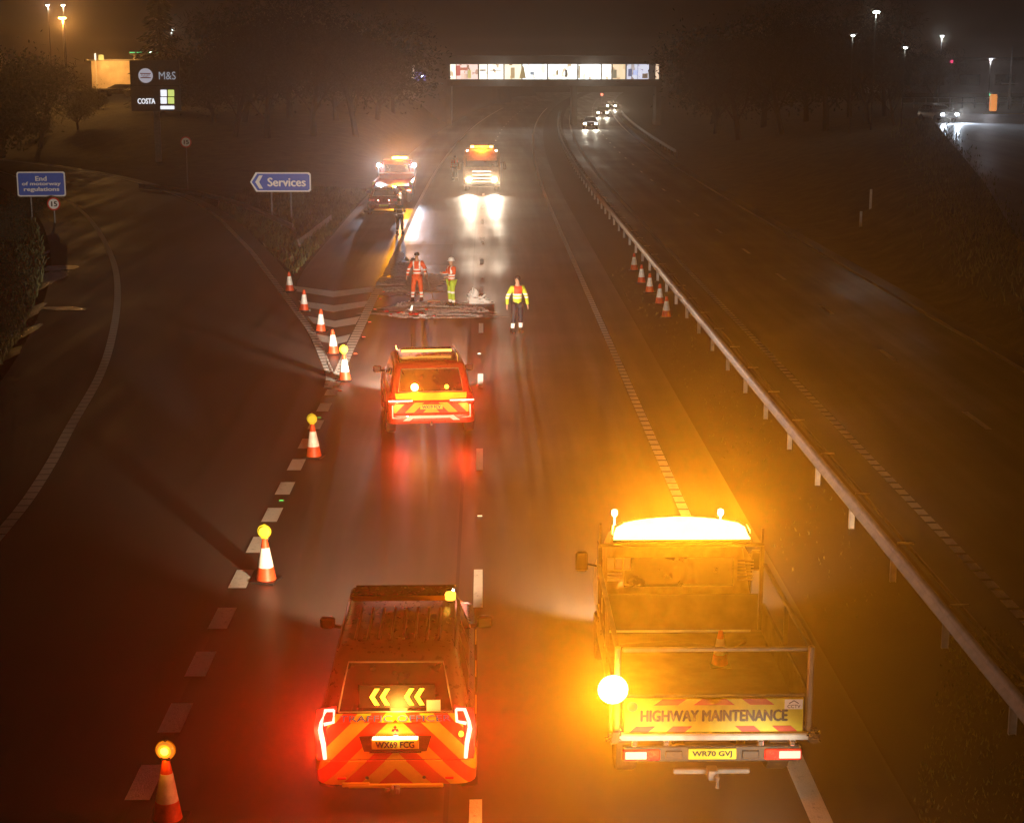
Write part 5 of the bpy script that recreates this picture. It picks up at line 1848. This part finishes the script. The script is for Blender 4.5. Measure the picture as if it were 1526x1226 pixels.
for px, py, c, e in ((142, 85, (.8, .95, 1), 3),):
    q = at(px, py, 260)
    t = thing('lit_notice', 'small white lit notice left of the filling station wall', 'sign', (q.x, 260, hgt(q.x, 260)), 0)
    MB().box(-.12, .12, -.05, .05, q.z - hgt(q.x, 260) - .5, q.z - hgt(q.x, 260) + .5).build('panel', glow('notice_lit', c, 1.2, False), t)
    MB().box(.5, 1.3, -.05, .05, q.z - hgt(q.x, 260) - .5, q.z - hgt(q.x, 260) + .3).build('logo_panel', glow('notice_lit_dim', (.5, .7, .4), .3, False), t)
    MB().box(-.05, .05, .05, .12, -.3, q.z - hgt(q.x, 260)).build('post', 'post', t)
for px, py, r_, lab in ((92, 140, .5, 'long orange lit strip low behind the left trees'),):
    q = at(px, py, 240)
    t = thing('light_strip', lab, 'light', (q.x, 240, hgt(q.x, 240)), 0)
    z = q.z - hgt(q.x, 240)
    MB().box(-.0, 5.5, -.05, .05, z, z + .22).build('lens', glow('strip_orange_lit', (1, .42, .1), 1.6, False), t)
    MB().box(.5, .6, .05, .12, -.3, z).box(5.0, 5.1, .05, .12, -.3, z).build('post', 'post', t)

# delineator posts in the right verge
for px, py, h_, lab in ((1296, 332, 1.0, 'taller white marker post on the right verge'), (1282, 345, .8, 'shorter dull marker post on the right verge')):
    q = gp(px, py, .2)
    t = thing('marker_post', lab, 'marker post', (q.x, q.y, hgt(q.x, q.y)), 0)
    MB().box(-.06, .06, -.04, .04, -.1, h_, .02).build('post', 'white', t)
    MB().box(-.045, .045, -.052, -.04, h_ - .28, h_ - .12).build('reflector', 'stud_white', t)

# ------------------------------------------------------------------ haze
hz = MB().box(-760, 760, -60, 1560, -2.0, 26).build('haze')
m = bpy.data.materials.new('haze_air')
m.use_nodes = True
nt = m.node_tree
nt.nodes.clear()
o_ = nt.nodes.new('ShaderNodeOutputMaterial')
v_ = nt.nodes.new('ShaderNodeVolumePrincipled')
v_.inputs['Color'].default_value = (1.0, .85, .72, 1)
v_.inputs['Density'].default_value = 0.00065
v_.inputs['Anisotropy'].default_value = 0.9
nt.links.new(v_.outputs[0], o_.inputs['Volume'])
hz.data.materials.append(m)
tag(hz, kind='stuff')
tag(hz, 'thin night mist over the whole road', 'haze')

# ------------------------------------------------------------------ world and render
wd = bpy.data.worlds.new('World')
S.world = wd
wd.use_nodes = True
bg = wd.node_tree.nodes['Background']
bg.inputs['Color'].default_value = (1.0, .45, .22, 1)
bg.inputs['Strength'].default_value = 0.0055
S.view_settings.view_transform = 'Standard'
S.view_settings.look = 'None'
S.view_settings.exposure = -0.25
S.view_settings.gamma = 1
S.cycles.use_denoising = True
S.cycles.max_bounces = 4
S.cycles.diffuse_bounces = 2
S.cycles.glossy_bounces = 2
S.cycles.transmission_bounces = 2
S.cycles.volume_bounces = 0
S.cycles.sample_clamp_indirect = 3
S.cycles.sample_clamp_direct = 0
S.cycles.use_light_tree = True
S.cycles.caustics_reflective = False
S.cycles.caustics_refractive = False
